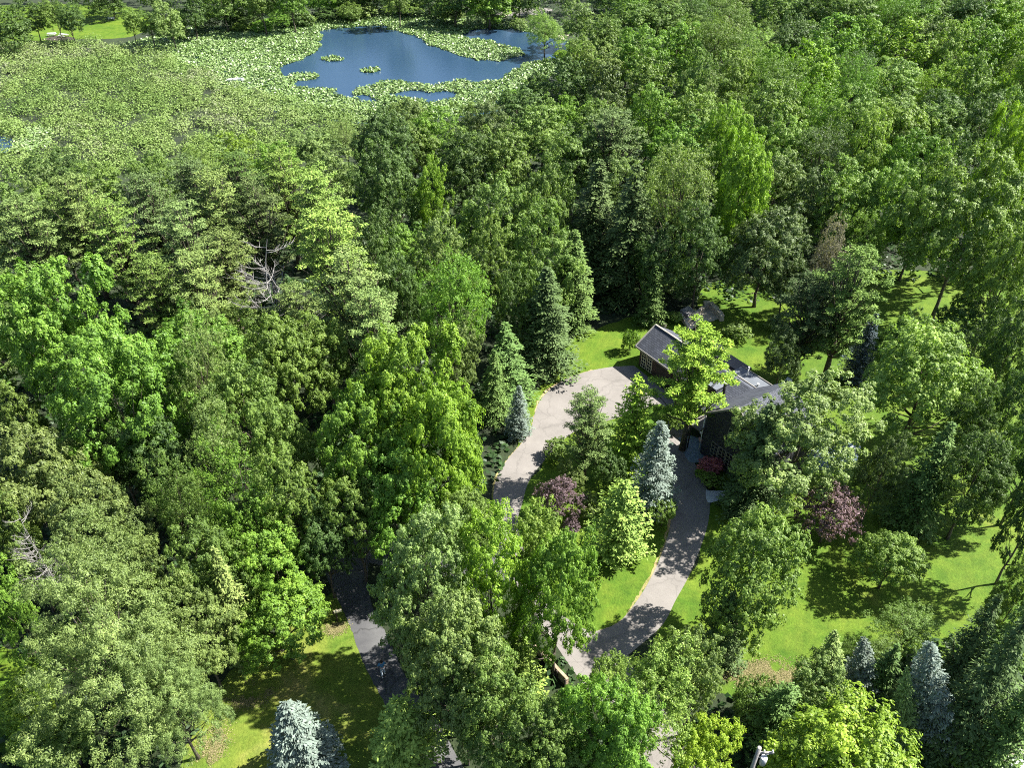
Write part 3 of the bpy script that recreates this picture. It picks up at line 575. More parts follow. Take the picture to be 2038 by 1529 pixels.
# ------------------------------------------------------------------ the trees one can tell apart: kind, crown centre in the photo, crown width, height (m), colour, label
T = [
 # lower left
 ('willow', 200, 1255, 400, 19, 'lgg', 'huge pale grey-green willow filling the lower left corner beside the grass'),
 ('oak', 105, 650, 290, 20, 'bg', 'massive bright green oak on the left edge, its upper left crown of two'),
 ('oak', 235, 770, 260, 19, 'bg', 'massive bright green oak overlapping the lower right side of the left edge oak'),
 ('maple', 80, 945, 220, 15, 'ol', 'olive brown flowering tree at the left edge below the two big oaks'),
 ('maple', 195, 1040, 190, 14, 'ol', 'olive brown tree directly above the huge willow'),
 ('wood', 30, 1080, 150, 13, 'mg', 'green tree on the left edge beside the small bare grey tree'),
 ('wood', 20, 1200, 140, 13, 'bg', 'bright green tree cut by the left edge beside the willow'),
 ('wood', 120, 1460, 150, 6, 'mg', 'low green tree under the willow at the bottom left'),
 ('small', 30, 1390, 130, 4, 'yg', 'sunny yellow-green bush at the lower left corner'),
 ('shrub', 60, 1470, 110, 3, 'yg', 'bright low thicket below the yellow-green corner bush'),
 ('willow', 330, 1370, 200, 13, 'lgg', 'grey-green willow on the left border of the mown grass'),
 ('dead', 75, 1100, 90, 14, 'gy', 'small bare pale grey tree poking out near the left edge'),
 ('airy', 388, 725, 135, 19, 'lgg', 'tall soft grey-green tree right of the two massive oaks'),
 ('dead', 545, 570, 140, 18, 'gy', 'large leafless dead tree with bleached branches among the pines'),
 ('maple', 480, 800, 180, 15, 'mg', 'green tree below the soft grey-green tall tree'),
 ('maple', 560, 715, 170, 15, 'mg', 'green tree immediately under the dead tree'),
 ('wood', 310, 900, 140, 12, 'dg', 'dark shaded tree between the big oaks and the olive trees'),
 ('airy', 345, 990, 150, 14, 'mg', 'loose green tree right of the olive brown trees'),
 ('airy', 420, 880, 150, 15, 'gg', 'loose grey-green tree in the shade beneath the tall soft tree'),
 ('maple', 560, 880, 150, 14, 'mg', 'green tree left of the huge yellow-green maple'),
 ('airy', 480, 1000, 190, 16, 'bg', 'airy bright green tree standing alone above the lower left woodland'),
 ('maple', 590, 985, 150, 15, 'mg', 'dark trunked green tree above the asphalt lane on its left'),
 ('maple', 420, 1120, 150, 13, 'mg', 'glossy green tree right of the huge willow top'),
 ('spruce', 462, 1205, 100, 12, 'ol', 'thin rusty olive conifer between the willow and the bright lane-side tree'),
 ('round', 560, 1225, 190, 8, 'bg', 'rounded bright green tree beside the mailbox and dark lane'),
 ('wood', 545, 1110, 150, 11, 'bg', 'bright tree just above the rounded lane-side tree'),
 ('maple', 390, 1240, 150, 12, 'gg', 'grey-green tree squeezed between the huge willow and the rusty conifer'),
 ('wood', 270, 1120, 120, 13, 'gg', 'pale tree top directly behind the huge willow crown'),
 ('wood', 230, 900, 110, 11, 'dg', 'dark tree in the gap under the right hand massive oak'),
 ('maple', 705, 1020, 150, 12, 'mg', 'green tree closing over the upper end of the dark lane'),
 ('wood', 640, 1065, 110, 11, 'dg', 'dark tree on the left of the upper lane'),
 # big maples in the middle
 ('oak', 800, 790, 290, 20, 'yg', 'huge yellow-green maple in the centre, its topmost crown'),
 ('oak', 880, 880, 230, 18, 'yg', 'huge yellow-green maple crown reaching towards the driveway bend'),
 ('oak', 700, 880, 200, 17, 'bg', 'bright green maple crown on the left side of the huge central maple'),
 ('maple', 800, 985, 190, 14, 'bg', 'lower bright green crown under the huge central maple'),
 ('small', 978, 1020, 60, 5, 'lgg', 'small silvery green tree against the left driveway branch'),
 ('maple', 930, 1040, 150, 11, 'mg', 'green tree left of the lower driveway branch'),
 # lower centre
 ('maple', 850, 1140, 215, 17, 'lgg', 'pale speckled magnolia-like tree right of the asphalt lane'),
 ('maple', 895, 1290, 240, 15, 'gg', 'broad blue-green tree over the lower asphalt lane'),
 ('maple', 980, 1140, 190, 16, 'yg', 'vivid yellow-green tree left of the driveway junction'),
 ('maple', 1112, 1155, 190, 16, 'bg', 'tall green tree with a forked dark trunk above the driveway junction'),
 ('wood', 1066, 1085, 125, 13, 'lg', 'light green tree top between the two driveway branches and the purple tree'),
 ('fir', 800, 1465, 150, 8, 'lg', 'small green fir at the bottom edge right of the blue spruce'),
 ('blue', 590, 1475, 160, 8.5, 'bl', 'pale blue spruce standing on the mown grass at the bottom edge'),
 ('maple', 1000, 1420, 210, 13, 'mg', 'leafy green tree at the bottom edge right of the small fir'),
 ('wood', 925, 1400, 130, 12, 'dg', 'dark tree between the small bottom fir and its leafy neighbour'),
 ('maple', 1100, 1470, 190, 12, 'mg', 'green tree at the bottom edge below the timber retaining wall'),
 ('oak', 1225, 1455, 230, 13, 'bg', 'dense bright green tree at the bottom edge centre'),
 ('airy', 1305, 1358, 230, 12, 'lg', 'large airy light green tree below the driveway junction'),
 ('wood', 1385, 1330, 130, 12, 'gg', 'grey-green tree top between the airy tree and the dry lawn corner'),
 ('round', 1400, 1500, 150, 8, 'li', 'yellow-green rounded tree left of the utility pole'),
 ('fir', 1035, 1330, 110, 7, 'lg', 'feathery light fir left of the timber retaining wall'),
 ('small', 1215, 1330, 80, 5, 'lg', 'small light tree covering the driveway junction corner'),
 # lower right
 ('round', 1700, 1535, 330, 10, 'li', 'big glowing lime-yellow tree at the bottom edge'),
 ('round', 1640, 1385, 150, 7, 'gg', 'dusty blue-green round tree above the lime-yellow tree'),
 ('fir', 1550, 1420, 110, 7, 'dg', 'dark green fir left of the dusty blue-green round tree'),
 ('small', 1500, 1385, 90, 5, 'mg', 'small green tree at the dry corner of the lawn'),
 ('blue', 1713, 1342, 84, 8.5, 'bl', 'smaller slim blue spruce in the hedge below the lawn'),
 ('blue', 1852, 1375, 112, 11.5, 'bl', 'tall slender blue spruce, brightest of the lower right'),
 ('spruce', 1652, 1325, 90, 8, 'gg', 'green-blue spruce left of the smaller blue spruce'),
 ('spruce', 1800, 1405, 74, 9, 'lgg', 'slim pale green spruce touching the tall blue spruce'),
 ('spruce', 1752, 1355, 100, 8, 'dg', 'dark spruce between the two blue spruces'),
 ('airy', 1810, 1245, 130, 5, 'mg', 'open leafy shrub-like tree at the lower edge of the lawn'),
 ('airy', 1745, 1300, 110, 5, 'mg', 'feathery green bush above the dark hedge spruce'),
 ('spruce', 1960, 1370, 150, 15, 'dol', 'big dark olive spruce right of the tall blue spruce'),
 ('spruce', 2010, 1290, 120, 15, 'dg', 'dark spruce at the right edge below the lawn'),
 ('spruce', 1925, 1300, 110, 12, 'dol', 'dark olive spruce at the corner of the lawn shade'),
 ('maple', 2030, 1180, 110, 12, 'mg', 'green tree cut by the right edge beside the lawn shade'),
 ('spruce', 2020, 1440, 130, 12, 'dg', 'dark spruce at the lower right edge above the stones'),
 ('shrub', 1905, 1490, 60, 2, 'bg', 'small bright bush beside the lower right stones'),
 ('round', 1500, 1120, 215, 13, 'mg', 'big rounded green birch-like tree between driveway and lawn', ),
 ('spruce', 1442, 1250, 105, 8, 'dol', 'small dark spruce at the foot of the rounded birch-like tree'),
 ('round', 1778, 1103, 132, 6.4, 'lg', 'lone round light green tree standing on the open lawn'),
 ('jmaple', 1655, 1010, 130, 6.5, 'pu', 'large purple-leaved tree at the upper edge of the lawn'),
 ('shrub', 1417, 922, 48, 1.7, 'rd', 'low rose-red dwarf maple mound by the window band'),
 ('shrub', 1415, 955, 46, 1.2, 'lg', 'low yellow-green garden bush below the rose-red mound'),
 ('shrub', 1398, 940, 30, .8, 'yg', 'tiny bright bush at the driveway edge by the rose-red mound'),
 # driveway island
 ('jmaple', 1112, 975, 100, 5.2, 'pu', 'smaller purple-leaved tree on the driveway island'),
 ('fir', 1236, 1035, 112, 9.5, 'lg', 'light yellow-green fir on the driveway island'),
 ('blue', 1303, 930, 108, 10.5, 'bl', 'blue spruce on the island beside the right driveway branch'),
 ('fir', 1262, 835, 118, 10.5, 'yg', 'yellow-green fir on the island facing the garage court'),
 ('pine', 1170, 845, 92, 11, 'gg', 'thin grey-green pine with a bare lower trunk on the island'),
 ('small', 1322, 1010, 60, 3.5, 'mg', 'green bush at the foot of the island blue spruce'),
 ('small', 1140, 945, 70, 4, 'gg', 'grey-green bush behind the smaller purple tree'),
 ('shrub', 1105, 890, 52, 2.2, 'mg', 'low green bush on the island edge near the driveway bend'),
 ('small', 1215, 925, 80, 4.5, 'dg', 'dark bush in the middle of the island'),
 ('small', 1165, 1000, 60, 3, 'gg', 'dusty green bush right of the smaller purple tree'),
 ('shrub', 1335, 830, 50, 3, 'mg', 'green bush at the near corner of the garage court'),
 ('shrub', 1140, 1045, 44, 1.6, 'pu', 'low dark purple bush under the smaller purple tree'),
 # house surroundings
 ('wpine', 1385, 738, 160, 14.5, 'yg', 'tall yellow-green white pine standing in front of the house roof'),
 ('maple', 1592, 846, 284, 15, 'lgg', 'big pale grey-green maple overhanging the right side of the house'),
 ('tallspruce', 1508, 915, 130, 12, 'dol', 'dark olive spruce in front of the house, right of the window band'),
 ('round', 1850, 745, 245, 15, 'lg', 'large rounded light green linden with a visible grey trunk'),
 ('spruce', 1850, 950, 120, 12, 'dg', 'dark green spruce below the light green linden'),
 ('maple', 1955, 930, 150, 13, 'dg', 'dark tree at right of the spruce below the linden'),
 ('round', 1965, 985, 70, 5, 'lg', 'sunlit lime bush in the dark right edge woodland'),
 ('maple', 2010, 800, 130, 14, 'dg', 'dark tree at the right edge beside the linden'),
 ('maple', 2020, 680, 120, 16, 'dg', 'dark tree at the right edge above the linden'),
 ('blue', 1722, 695, 66, 9, 'dbl', 'dark blue spruce in shade left of the linden'),
 ('pine', 1690, 590, 135, 17, 'mg', 'tall green hemlock right of the dusky back garden spruce'),
 ('pine', 1612, 620, 125, 13, 'dol', 'dark olive sparse pine behind the house'),
 ('maple', 1570, 545, 105, 10, 'dgg', 'dusky tree in deep shade behind the house'),
 ('airy', 1648, 500, 85, 14, 'gy', 'thin grey half-bare tree behind the house'),
 ('maple', 1530, 475, 180, 14, 'dgg', 'dense dusky green maple behind the stone garden'),
 ('maple', 1610, 400, 110, 14, 'dgg', 'small dark domed crown above the dense dusky maple'),
 ('small', 1362, 562, 90, 4.5, 'lgg', 'small yellowish-grey garden tree behind the stone walls'),
 ('shrub', 1345, 628, 36, 1.5, 'lg', 'light bush on the stone terrace walls'),
 ('shrub', 1300, 605, 50, 2, 'mg', 'green shrub at the left end of the stone garden'),
 ('shrub', 1470, 655, 60, 2, 'mg', 'green shrub at the edge of the small sunlit back lawn'),
 ('shrub', 1255, 672, 40, 3, 'bg', 'bright climbing shrub at the garage corner'),
 ('shrub', 1548, 640, 50, 2, 'lgg', 'pale shrub in the shade behind the house'),
 ('oak', 1935, 420, 260, 22, 'mg', 'giant locust tree on the right with a shaded lower crown'),
 ('oak', 1995, 345, 150, 24, 'yg', 'bright yellow-green top crown of the giant right edge trees'),
 ('maple', 2010, 530, 140, 17, 'mg', 'green tree at the right edge below the giant locust'),
 ('airy', 1740, 470, 90, 12, 'lg', 'light green tree top beside the distant sunny lawn patch'),
 ('maple', 1930, 850, 120, 13, 'dg', 'dark crown in the shade right of the linden, lower'),
 ('maple', 1760, 920, 95, 11, 'dgg', 'dusky low crown in the deep shade below the linden'),
 ('maple', 1560, 700, 80, 9, 'dgg', 'dusky small tree in the shade just behind the house'),
 ('maple', 2075, 1000, 130, 14, 'dg', 'dark tree added beyond the right edge to shade the lawn'),  # added past the frame edge so its shadow falls on the lawn
 ('maple', 2080, 880, 130, 15, 'dg', 'dark tree added just past the right edge for its shadow beside the linden'),  # likewise added off frame for the shadow it casts to the left
 ('maple', 1400, 475, 130, 15, 'dg', 'dark tree between the open elm and the dense dusky maple'),
 ('maple', 1925, 625, 110, 9, 'dg', 'dark tree right of the distant sunny lawn patch'),
 ('maple', 1975, 680, 110, 10, 'dgg', 'dusky tree above the linden on its right'),
 ('wood', 1305, 505, 90, 12, 'dg', 'dark tree right below the towering twin spruces'),
 ('maple', 1795, 668, 85, 10, 'dg', 'dark tree between the dark blue spruce and the distant lawn patch'),
 # conifers above the driveway
 ('tallspruce', 1185, 450, 150, 17, 'dol', 'towering dark spruce left of its twin above the garage lawn'),
 ('tallspruce', 1255, 470, 140, 18, 'dol', 'towering dark spruce right of its twin above the garage lawn'),
 ('tallspruce', 1085, 640, 140, 13, 'dol', 'dark spruce beside the left end of the garage lawn'),
 ('tallspruce', 1005, 725, 110, 10, 'dg', 'shorter dark spruce between the huge central maple and the driveway'),
 ('blue', 1033, 820, 58, 6.5, 'bl', 'small blue spruce against the outside of the driveway bend'),
 ('spruce', 985, 770, 70, 9, 'dg', 'dark small spruce behind the small blue spruce'),
 ('tallspruce', 1140, 560, 110, 13, 'dg', 'slim dark spruce between the towering twins and the lawn spruce'),
 ('airy', 1350, 370, 170, 20, 'gg', 'tall open grey-green elm with a leaning bare trunk above the garden'),
 ('oak', 1478, 370, 160, 20, 'yg', 'tall bright yellow-green tree right of the open elm'),
 ('oak', 1460, 280, 130, 19, 'yg', 'yellow-green crown directly behind the tall bright tree'),
 ('spruce', 1300, 590, 60, 8, 'dg', 'short dark spruce left of the stone garden'),
 # centre woods
 ('maple', 1090, 400, 150, 17, 'mg', 'green tree left of the towering twin spruces'),
 ('maple', 1080, 500, 150, 17, 'mg', 'dense green tree above the dark lawn spruce'),
 ('maple', 970, 430, 160, 17, 'mg', 'green tree in the middle of the central woods'),
 ('airy', 900, 590, 160, 17, 'bg', 'layered bright green tree in the centre, right of the pale pine ridge'),
 ('maple', 870, 500, 120, 16, 'gg', 'grey-green tree behind the layered bright tree'),
 ('maple', 800, 590, 120, 15, 'dg', 'dark tree between the pale pine ridge and the layered bright tree'),
 ('wood', 910, 690, 90, 13, 'gg', 'grey-green tree top just above the huge central maple on its right'),
 ('wood', 855, 390, 100, 16, 'yg', 'yellow-green tree top amid darker woods, centre'),
 ('wood', 740, 500, 110, 16, 'dg', 'dark tree behind the pale pine ridge'),
 ('pine', 640, 440, 130, 19, 'lg', 'pale green pine at the top of the pale pine ridge'),
 ('pine', 665, 530, 140, 19, 'lg', 'pale green pine second from the top of the pine ridge'),
 ('pine', 705, 610, 140, 18, 'lgg', 'pale grey-green pine third down the pine ridge'),
 ('pine', 745, 670, 130, 16, 'gg', 'grey-green pine at the foot of the pine ridge above the huge maple'),
 ('wood', 650, 700, 120, 14, 'mg', 'green tree between the dead tree and the foot of the pine ridge'),
 ('maple', 755, 280, 140, 16, 'dg', 'dark round tree facing the pond shore, with darker twin below'),
 ('maple', 770, 365, 150, 17, 'dg', 'dark tree below the round pond-facing tree'),
 ('maple', 960, 250, 110, 15, 'dgg', 'dusky tree near the pond shore, right of the round pond-facing tree'),
 ('wood', 860, 270, 110, 13, 'bg', 'bright green tree between the two dark pond-facing trees'),
 ('maple', 920, 330, 130, 15, 'dg', 'dark green tree behind the central woods below the dusky tree'),
 ('wood', 1010, 310, 120, 15, 'mg', 'green tree below the right end of the lily beds'),
 ('wood', 1080, 250, 120, 14, 'lg', 'light green tree below the pond outlet bay'),
 ('wood', 1140, 310, 130, 16, 'mg', 'green tree left above the towering twin spruces'),
 ('pine', 1215, 300, 130, 17, 'dgg', 'dusky conifer directly behind the towering twin spruces'),
 ('wood', 1020, 600, 80, 13, 'dg', 'dark tree left of the dark lawn spruce'),
 ('maple', 960, 520, 120, 16, 'mg', 'green tree directly right of the grey-green one in the centre'),
 ('maple', 820, 290, 110, 12, 'mg', 'green tree at the pond edge right of the dark round tree'),
 ('wood', 790, 250, 80, 8, 'gg', 'small grey-green tree at the lily edge below the open water'),
 ('wood', 45, 830, 130, 12, 'mg', 'green tree between the left edge oak and the olive trees'),
 ('maple', 500, 665, 120, 11, 'mg', 'leafy tree at the foot of the dead tree on its left'),
 ('pine', 590, 640, 100, 13, 'gg', 'grey-green pine at the foot of the dead tree on its right'),
 # pine wood on the left
 ('pine', 65, 480, 130, 16, 'gg', 'grey-green pine at the left edge above the massive oak'),
 ('pine', 160, 440, 120, 17, 'gg', 'pine second from the left edge in the pine wood'),
 ('pine', 235, 490, 120, 17, 'mg', 'green pine right above the massive oak'),
 ('pine', 305, 435, 120, 17, 'dgg', 'dusky pine in the middle of the left pine wood'),
 ('pine', 375, 500, 120, 17, 'lgg', 'pale pine left of the dead tree, upper'),
 ('pine', 440, 440, 120, 18, 'gg', 'grey-green pine above and left of the dead tree'),
 ('pine', 400, 590, 130, 15, 'gg', 'pine between the massive oaks and the dead tree'),
 ('pine', 320, 600, 110, 15, 'mg', 'green pine just right of the massive oak top'),
 ('pine', 455, 540, 110, 15, 'ol', 'yellowish thinning pine touching the dead tree on its left'),
 ('pine', 520, 450, 110, 17, 'dgg', 'dark pine directly behind the dead tree'),
 ('pine', 570, 390, 120, 17, 'mg', 'green pine above the dead tree'),
 ('pine', 480, 380, 110, 16, 'dg', 'dark pine near the marsh edge above the dead tree'),
 ('wood', 95, 395, 120, 13, 'gg', 'grey-green tree at the marsh edge, leftmost'),
 ('wood', 20, 400, 110, 12, 'mg', 'green tree cut by the left edge at the marsh'),
 ('wood', 205, 375, 110, 13, 'mg', 'green tree at the marsh edge, second from the left'),
 ('pine', 390, 390, 110, 15, 'dgg', 'dusky pine at the marsh edge left of the dark pine'),
 ('wood', 300, 365, 110, 13, 'mg', 'green tree at the marsh edge in the middle of its row'),
 ('wood', 460, 310, 120, 10, 'yg', 'yellow-green tree jutting into the marsh'),
 ('wood', 560, 330, 110, 12, 'bg', 'bright green tree at the marsh edge right of the jutting one'),
 ('wood', 655, 340, 110, 14, 'gg', 'grey-green tree between the marsh and the central woods'),
 ('wood', 610, 285, 90, 8, 'lgg', 'small pale tree furthest into the marsh near the pond'),
 ('airy', 690, 270, 80, 9, 'lgg', 'thin pale tree beside the marsh left of the dark pond-facing tree'),
 # pond shore, right side
 ('far', 1130, 175, 130, 15, 'dg', 'dark clump of crown at the right shore of the pond'),
 ('far', 1065, 190, 80, 11, 'dg', 'dark low tree leaning over the right-hand lily bed'),
 ('far', 1200, 190, 110, 15, 'dgg', 'dusky tree right of the dark pond shore clump'),
 ('far', 1150, 120, 90, 14, 'mg', 'green tree at the mouth of the pond bay'),
 ('willow', 1085, 52, 80, 11, 'lg', 'light green willow at the far end of the pond bay'),
 ('far', 1150, 30, 75, 13, 'gg', 'grey tree right of the pond bay willow'),
 ('far', 1195, 80, 85, 14, 'mg', 'green tree behind the bay mouth tree'),
]
TILT = {(540, 575): .13, (1852, 1375): -.3, (1713, 1342): -.2, (1800, 1405): -.25, (1652, 1325): -.15, (1033, 820): 0}
for t in T:
    plant(t[0], *t[1:5], t[5], t[6], tilt=TILT.get((t[1], t[2]), 0))

# rows of treetops on the right, far to near, then the far shore: regular rows in the photo, told apart by their place in the row
ORD = ['first', 'second', 'third', 'fourth', 'fifth', 'sixth', 'seventh', 'eighth', 'ninth', 'tenth', 'eleventh', 'twelfth', 'thirteenth', 'fourteenth', 'fifteenth', 'sixteenth', 'seventeenth']
ROWS = [
 ('from the bay in the row along the top right edge', 16, [(1240, 35, 90, 'mg'), (1310, 30, 95, 'dg'), (1385, 22, 95, 'dg'), (1465, 28, 100, 'mg'), (1545, 20, 100, 'mg'), (1620, 30, 95, 'dg'), (1700, 20, 105, 'mg'), (1785, 22, 95, 'bg'), (1850, 40, 90, 'dg'), (1925, 25, 95, 'dg'), (2005, 30, 95, 'yg')]),
 ('in the second row from the top right edge', 16, [(1265, 105, 105, 'mg'), (1345, 92, 100, 'bg'), (1425, 85, 100, 'mg'), (1500, 95, 105, 'gg'), (1580, 80, 95, 'dg'), (1650, 95, 100, 'mg'), (1725, 85, 100, 'bg'), (1800, 100, 105, 'yg'), (1880, 105, 100, 'gg'), (1955, 100, 100, 'mg'), (2030, 100, 90, 'yg')]),
 ('in the third row of the right woods', 16, [(1290, 175, 110, 'dg'), (1375, 160, 110, 'mg'), (1455, 165, 105, 'gg'), (1540, 165, 110, 'mg'), (1625, 150, 120, 'yg'), (1705, 160, 105, 'bg'), (1785, 170, 110, 'gg'), (1865, 165, 110, 'yg'), (1945, 175, 105, 'mg'), (2020, 170, 100, 'yg')]),
 ('in the fourth row of the right woods', 16, [(1290, 235, 110, 'mg'), (1370, 235, 110, 'gg'), (1540, 235, 120, 'mg'), (1625, 225, 120, 'bg'), (1705, 240, 110, 'gg'), (1785, 250, 120, 'gg'), (1870, 245, 110, 'mg'), (1945, 250, 110, 'dg'), (2030, 245, 100, 'mg')]),
 ('in the fifth row of the right woods', 17, [(1350, 300, 120, 'bg'), (1560, 300, 120, 'gg'), (1640, 310, 120, 'dgg'), (1725, 320, 120, 'gg'), (1800, 335, 120, 'bg'), (1880, 330, 110, 'dg')]),
 ('in the sixth row of the right woods', 16, [(1690, 395, 120, 'gg'), (1770, 400, 120, 'gg'), (1840, 420, 120, 'mg')]),
]
for desc, H, row in ROWS:
    row = [(x, y, w, {'gg': 'lg', 'dg': 'mg' if (x // 10) % 2 else 'dg', 'mg': 'mg' if (x // 10) % 3 else 'bg'}.get(c, c)) for x, y, w, c in row]
    for i, (x, y, w, c) in enumerate(row):
        plant(R.choice(['far', 'far', 'wood', 'airy']) if y < 200 else R.choice(['wood', 'wood', 'airy', 'maple']), x + R.uniform(-5, 5), y + R.uniform(-4, 4), w * 1.12, H * R.uniform(.9, 1.1), c,
              '%s tree, %s %s' % (CW[c], ORD[i], desc if desc.startswith('from') else 'from the left ' + desc), 'treetops in rows over the right woods')
FAR = [(15, 45, 90, 13, 'dg'), (62, 25, 60, 12, 'dg'), (105, 18, 50, 12, 'mg'), (135, 28, 48, 12, 'dg'), (215, -8, 80, 10, 'dg'), (258, 30, 42, 11, 'lg'), (295, 35, 48, 11, 'mg'), (335, 42, 60, 9, 'lgg'), (385, 18, 65, 13, 'dg'), (430, 22, 60, 13, 'mg'),
       (480, 15, 65, 13, 'dg'), (530, 18, 60, 12, 'mg'), (580, 12, 60, 12, 'bg'), (628, 12, 60, 12, 'bg'), (680, 5, 60, 12, 'mg'), (735, 2, 60, 11, 'dg'), (790, 2, 60, 11, 'mg'), (850, 5, 60, 11, 'mg'), (905, 8, 60, 12, 'dg'), (960, 8, 62, 12, 'bg'), (1030, -2, 60, 13, 'dg')]
for i, (x, y, w, H, c) in enumerate(FAR):
    y -= 30 if x > 420 else 12 if x > 300 else 0
    if x > 300: x += R.uniform(-14, 14); w *= R.uniform(.8, 1.3); H *= R.uniform(.8, 1.25)
    plant('far' if w > 55 else 'wood', x, y + 4, w * (1.3 if x > 300 else 1.0), H * (1.1 if x > 300 else .9), c, '%s tree, %s from the right along the far shore' % (CW[c], ORD[len(FAR) - 1 - i]) if i > 16 else '%s tree, %s from the left along the far shore' % (CW[c], ORD[i]), 'trees along the far shore')
# shore bushes
for i in range(15):
    plant('small' if i % 3 else 'shrub', 318 + i * 46 + R.uniform(-14, 14), [56, 52, 50, 46, 43, 40, 36, 32, 28, 24, 20, 20, 24, 27, 30][i] - 9 + R.uniform(-2, 2), R.uniform(42, 70), R.uniform(3.2, 5.5), R.choice(['mg', 'dg', 'bg', 'gg']), 'leafy waterside thicket, %s from the left along the far bank' % ORD[i], 'thickets along the far bank')
for i, (x, y, w, H, c, lb) in enumerate([(360, 62, 40, 3, 'lgg', 'pale bush at the left end of the lily beds'), (520, 48, 46, 3, 'bg', 'bright bush on the far bank left of the open water'), (610, 36, 46, 3, 'mg', 'green bush on the far bank above the pond tip'), (480, 50, 40, 2.5, 'mg', 'low green bush on the far bank, left of the bright one'),
        (700, 26, 40, 3, 'mg', 'green bush on the far bank above the open water'), (985, 36, 36, 3, 'lg', 'light bush beside the pale track'), (1030, 44, 40, 3, 'gg', 'grey-green bush overhanging the bay'), (1120, 108, 40, 2.5, 'yg', 'yellow-green bush at the bay mouth'),
        (1020, 190, 60, 3, 'bg', 'bright bush at the right end of the lily beds'), (1060, 165, 50, 3, 'lg', 'light bush on the right shore above the lilies')]):
    plant('shrub', x, y, w, H, c, lb, 'bushes on the pond bank')
def distant_wood(n=64, m_=1500):
    i = np.arange(n); x = -178 + (i % 32) * 11.5 + rng.uniform(-3, 3, n); y = 258 + (i // 32) * 15 + rng.uniform(-3, 3, n); x[:4] += 60; h = rng.uniform(12, 17, n); r = rng.uniform(4.5, 7, n)
    cl = unit(rng.normal(size=(n, 60, 3))) * rng.uniform(.65, 1, (n, 60, 1)); k = rng.integers(0, 60, (n, m_)); q = np.take_along_axis(cl, k[..., None], 1)
    d = unit(rng.normal(size=(n, m_, 3)) + q * .6); S = np.stack([r, r, h * .46], 1)[:, None, :]
    c = np.stack([x, y, h * .54], 1)[:, None, :] + q * S + d * rng.uniform(.5, 1.2, (n, m_, 1)); nr = unit(d + np.array([0, 0, .35]) + rng.normal(size=d.shape) * .3).reshape(-1, 3); c = c.reshape(-1, 3)
    o = put(cards('distant_wood', c, nr, rng.uniform(.35, .7, len(c)), rng.uniform(.25, .45, len(c)), M['leaf'], .5 + rng.normal(size=len(c)) * .2), 'distant_wood', 'dark unbroken wood closing the view behind the far shore trees'); o.color = (.085, .14, .036, 1)
distant_wood()

# ------------------------------------------------------------------ fill the rest of the wood
WOOD = gpoly([(-500, 470), (-60, 450), (200, 440), (430, 432), (600, 415), (700, 360), (740, 330), (820, 320), (960, 310), (1010, 290), (1080, 250), (1150, 190), (1180, 90), (1230, -8), (2300, -10), (2500, 300), (2400, 560), (1900, 560), (1700, 555), (1560, 620), (1440, 600), (1290, 610), (1180, 640), (1080, 700), (1050, 770), (1030, 870), (975, 960), (950, 1100), (820, 1060), (640, 1060), (620, 1180), (500, 1280), (400, 1380), (300, 1640), (-300, 1640)])
LANDMARKS = [(175, 1240, 'huge pale willow'), (105, 650, 'left edge oak'), (235, 770, 'second massive oak'), (80, 935, 'olive brown tree'), (388, 725, 'tall soft grey-green tree'), (540, 575, 'leafless dead tree'), (480, 1000, 'airy tree above the lower left woodland'),
 (560, 1225, 'rounded tree beside the mailbox'), (800, 790, 'huge yellow-green maple'), (850, 1140, 'pale speckled tree'), (895, 1290, 'broad blue-green tree'), (985, 1120, 'vivid yellow-green tree'), (1225, 1455, 'dense bright bottom centre tree'), (1300, 1340, 'large airy tree'),
 (1700, 1490, 'lime-yellow tree'), (1852, 1365, 'tall slender blue spruce'), (1960, 1370, 'big dark olive spruce'), (1850, 745, 'rounded light linden'), (1935, 420, 'giant locust'), (1530, 475, 'dense dusky maple'), (1478, 370, 'tall bright yellow-green tree'), (1350, 370, 'tall open elm'),
 (1220, 440, 'towering twin spruces'), (1085, 640, 'dark lawn spruce'), (900, 590, 'layered bright tree'), (970, 430, 'middle of the central woods'), (660, 530, 'pale pine ridge'), (755, 280, 'round pond-facing tree'), (1080, 250, 'trees below the pond outlet bay'), (65, 480, 'left edge pine'),
 (235, 490, 'pine above the massive oaks'), (440, 440, 'pine above the dead tree'), (460, 310, 'tree jutting into the marsh'), (1130, 175, 'dark pond shore clump'), (1620, 150, 'bright crown amid the right woods'), (1870, 170, 'yellow-green crown of the upper right woods'), (1640, 310, 'dusky crown in the right woods'), (1950, 250, 'dark crown at the upper right'), (1450, 165, 'grey crowns of the upper right woods'), (1700, 20, 'top edge of the right woods')]
used = set()
def to_px(x, y, z):
    z -= CAM_H; f = y * math.cos(PITCH) - z * math.sin(PITCH); u = y * math.sin(PITCH) + z * math.cos(PITCH)
    return 1019 + FPX * x / f, 764.5 - FPX * u / f
KW = {'wood': 'woodland tree', 'maple': 'dense tree', 'airy': 'loose-leaved tree'}
def fill_label(k, cc, x, y, h):
    px, py = to_px(x, y, h * .6); best = None
    for lx, ly, nm in LANDMARKS:
        dx, dy = px - lx, py - ly; d = math.hypot(dx, dy)
        if abs(dx) > abs(dy): dirs = ('right of', 'left of') if dx > 0 else ('left of', 'right of')
        else: dirs = ('below', 'above') if dy > 0 else ('above', 'below')
        for far_, pen in (('just ', 0), ('further ', 90)):
            lb = '%s %s %s%s the %s' % (CW[cc], KW.get(k, 'tree'), far_, dirs[0], nm)
            if lb not in used and (best is None or d + pen < best[0]): best = (d + pen, lb)
    used.add(best[1]); return best[1]
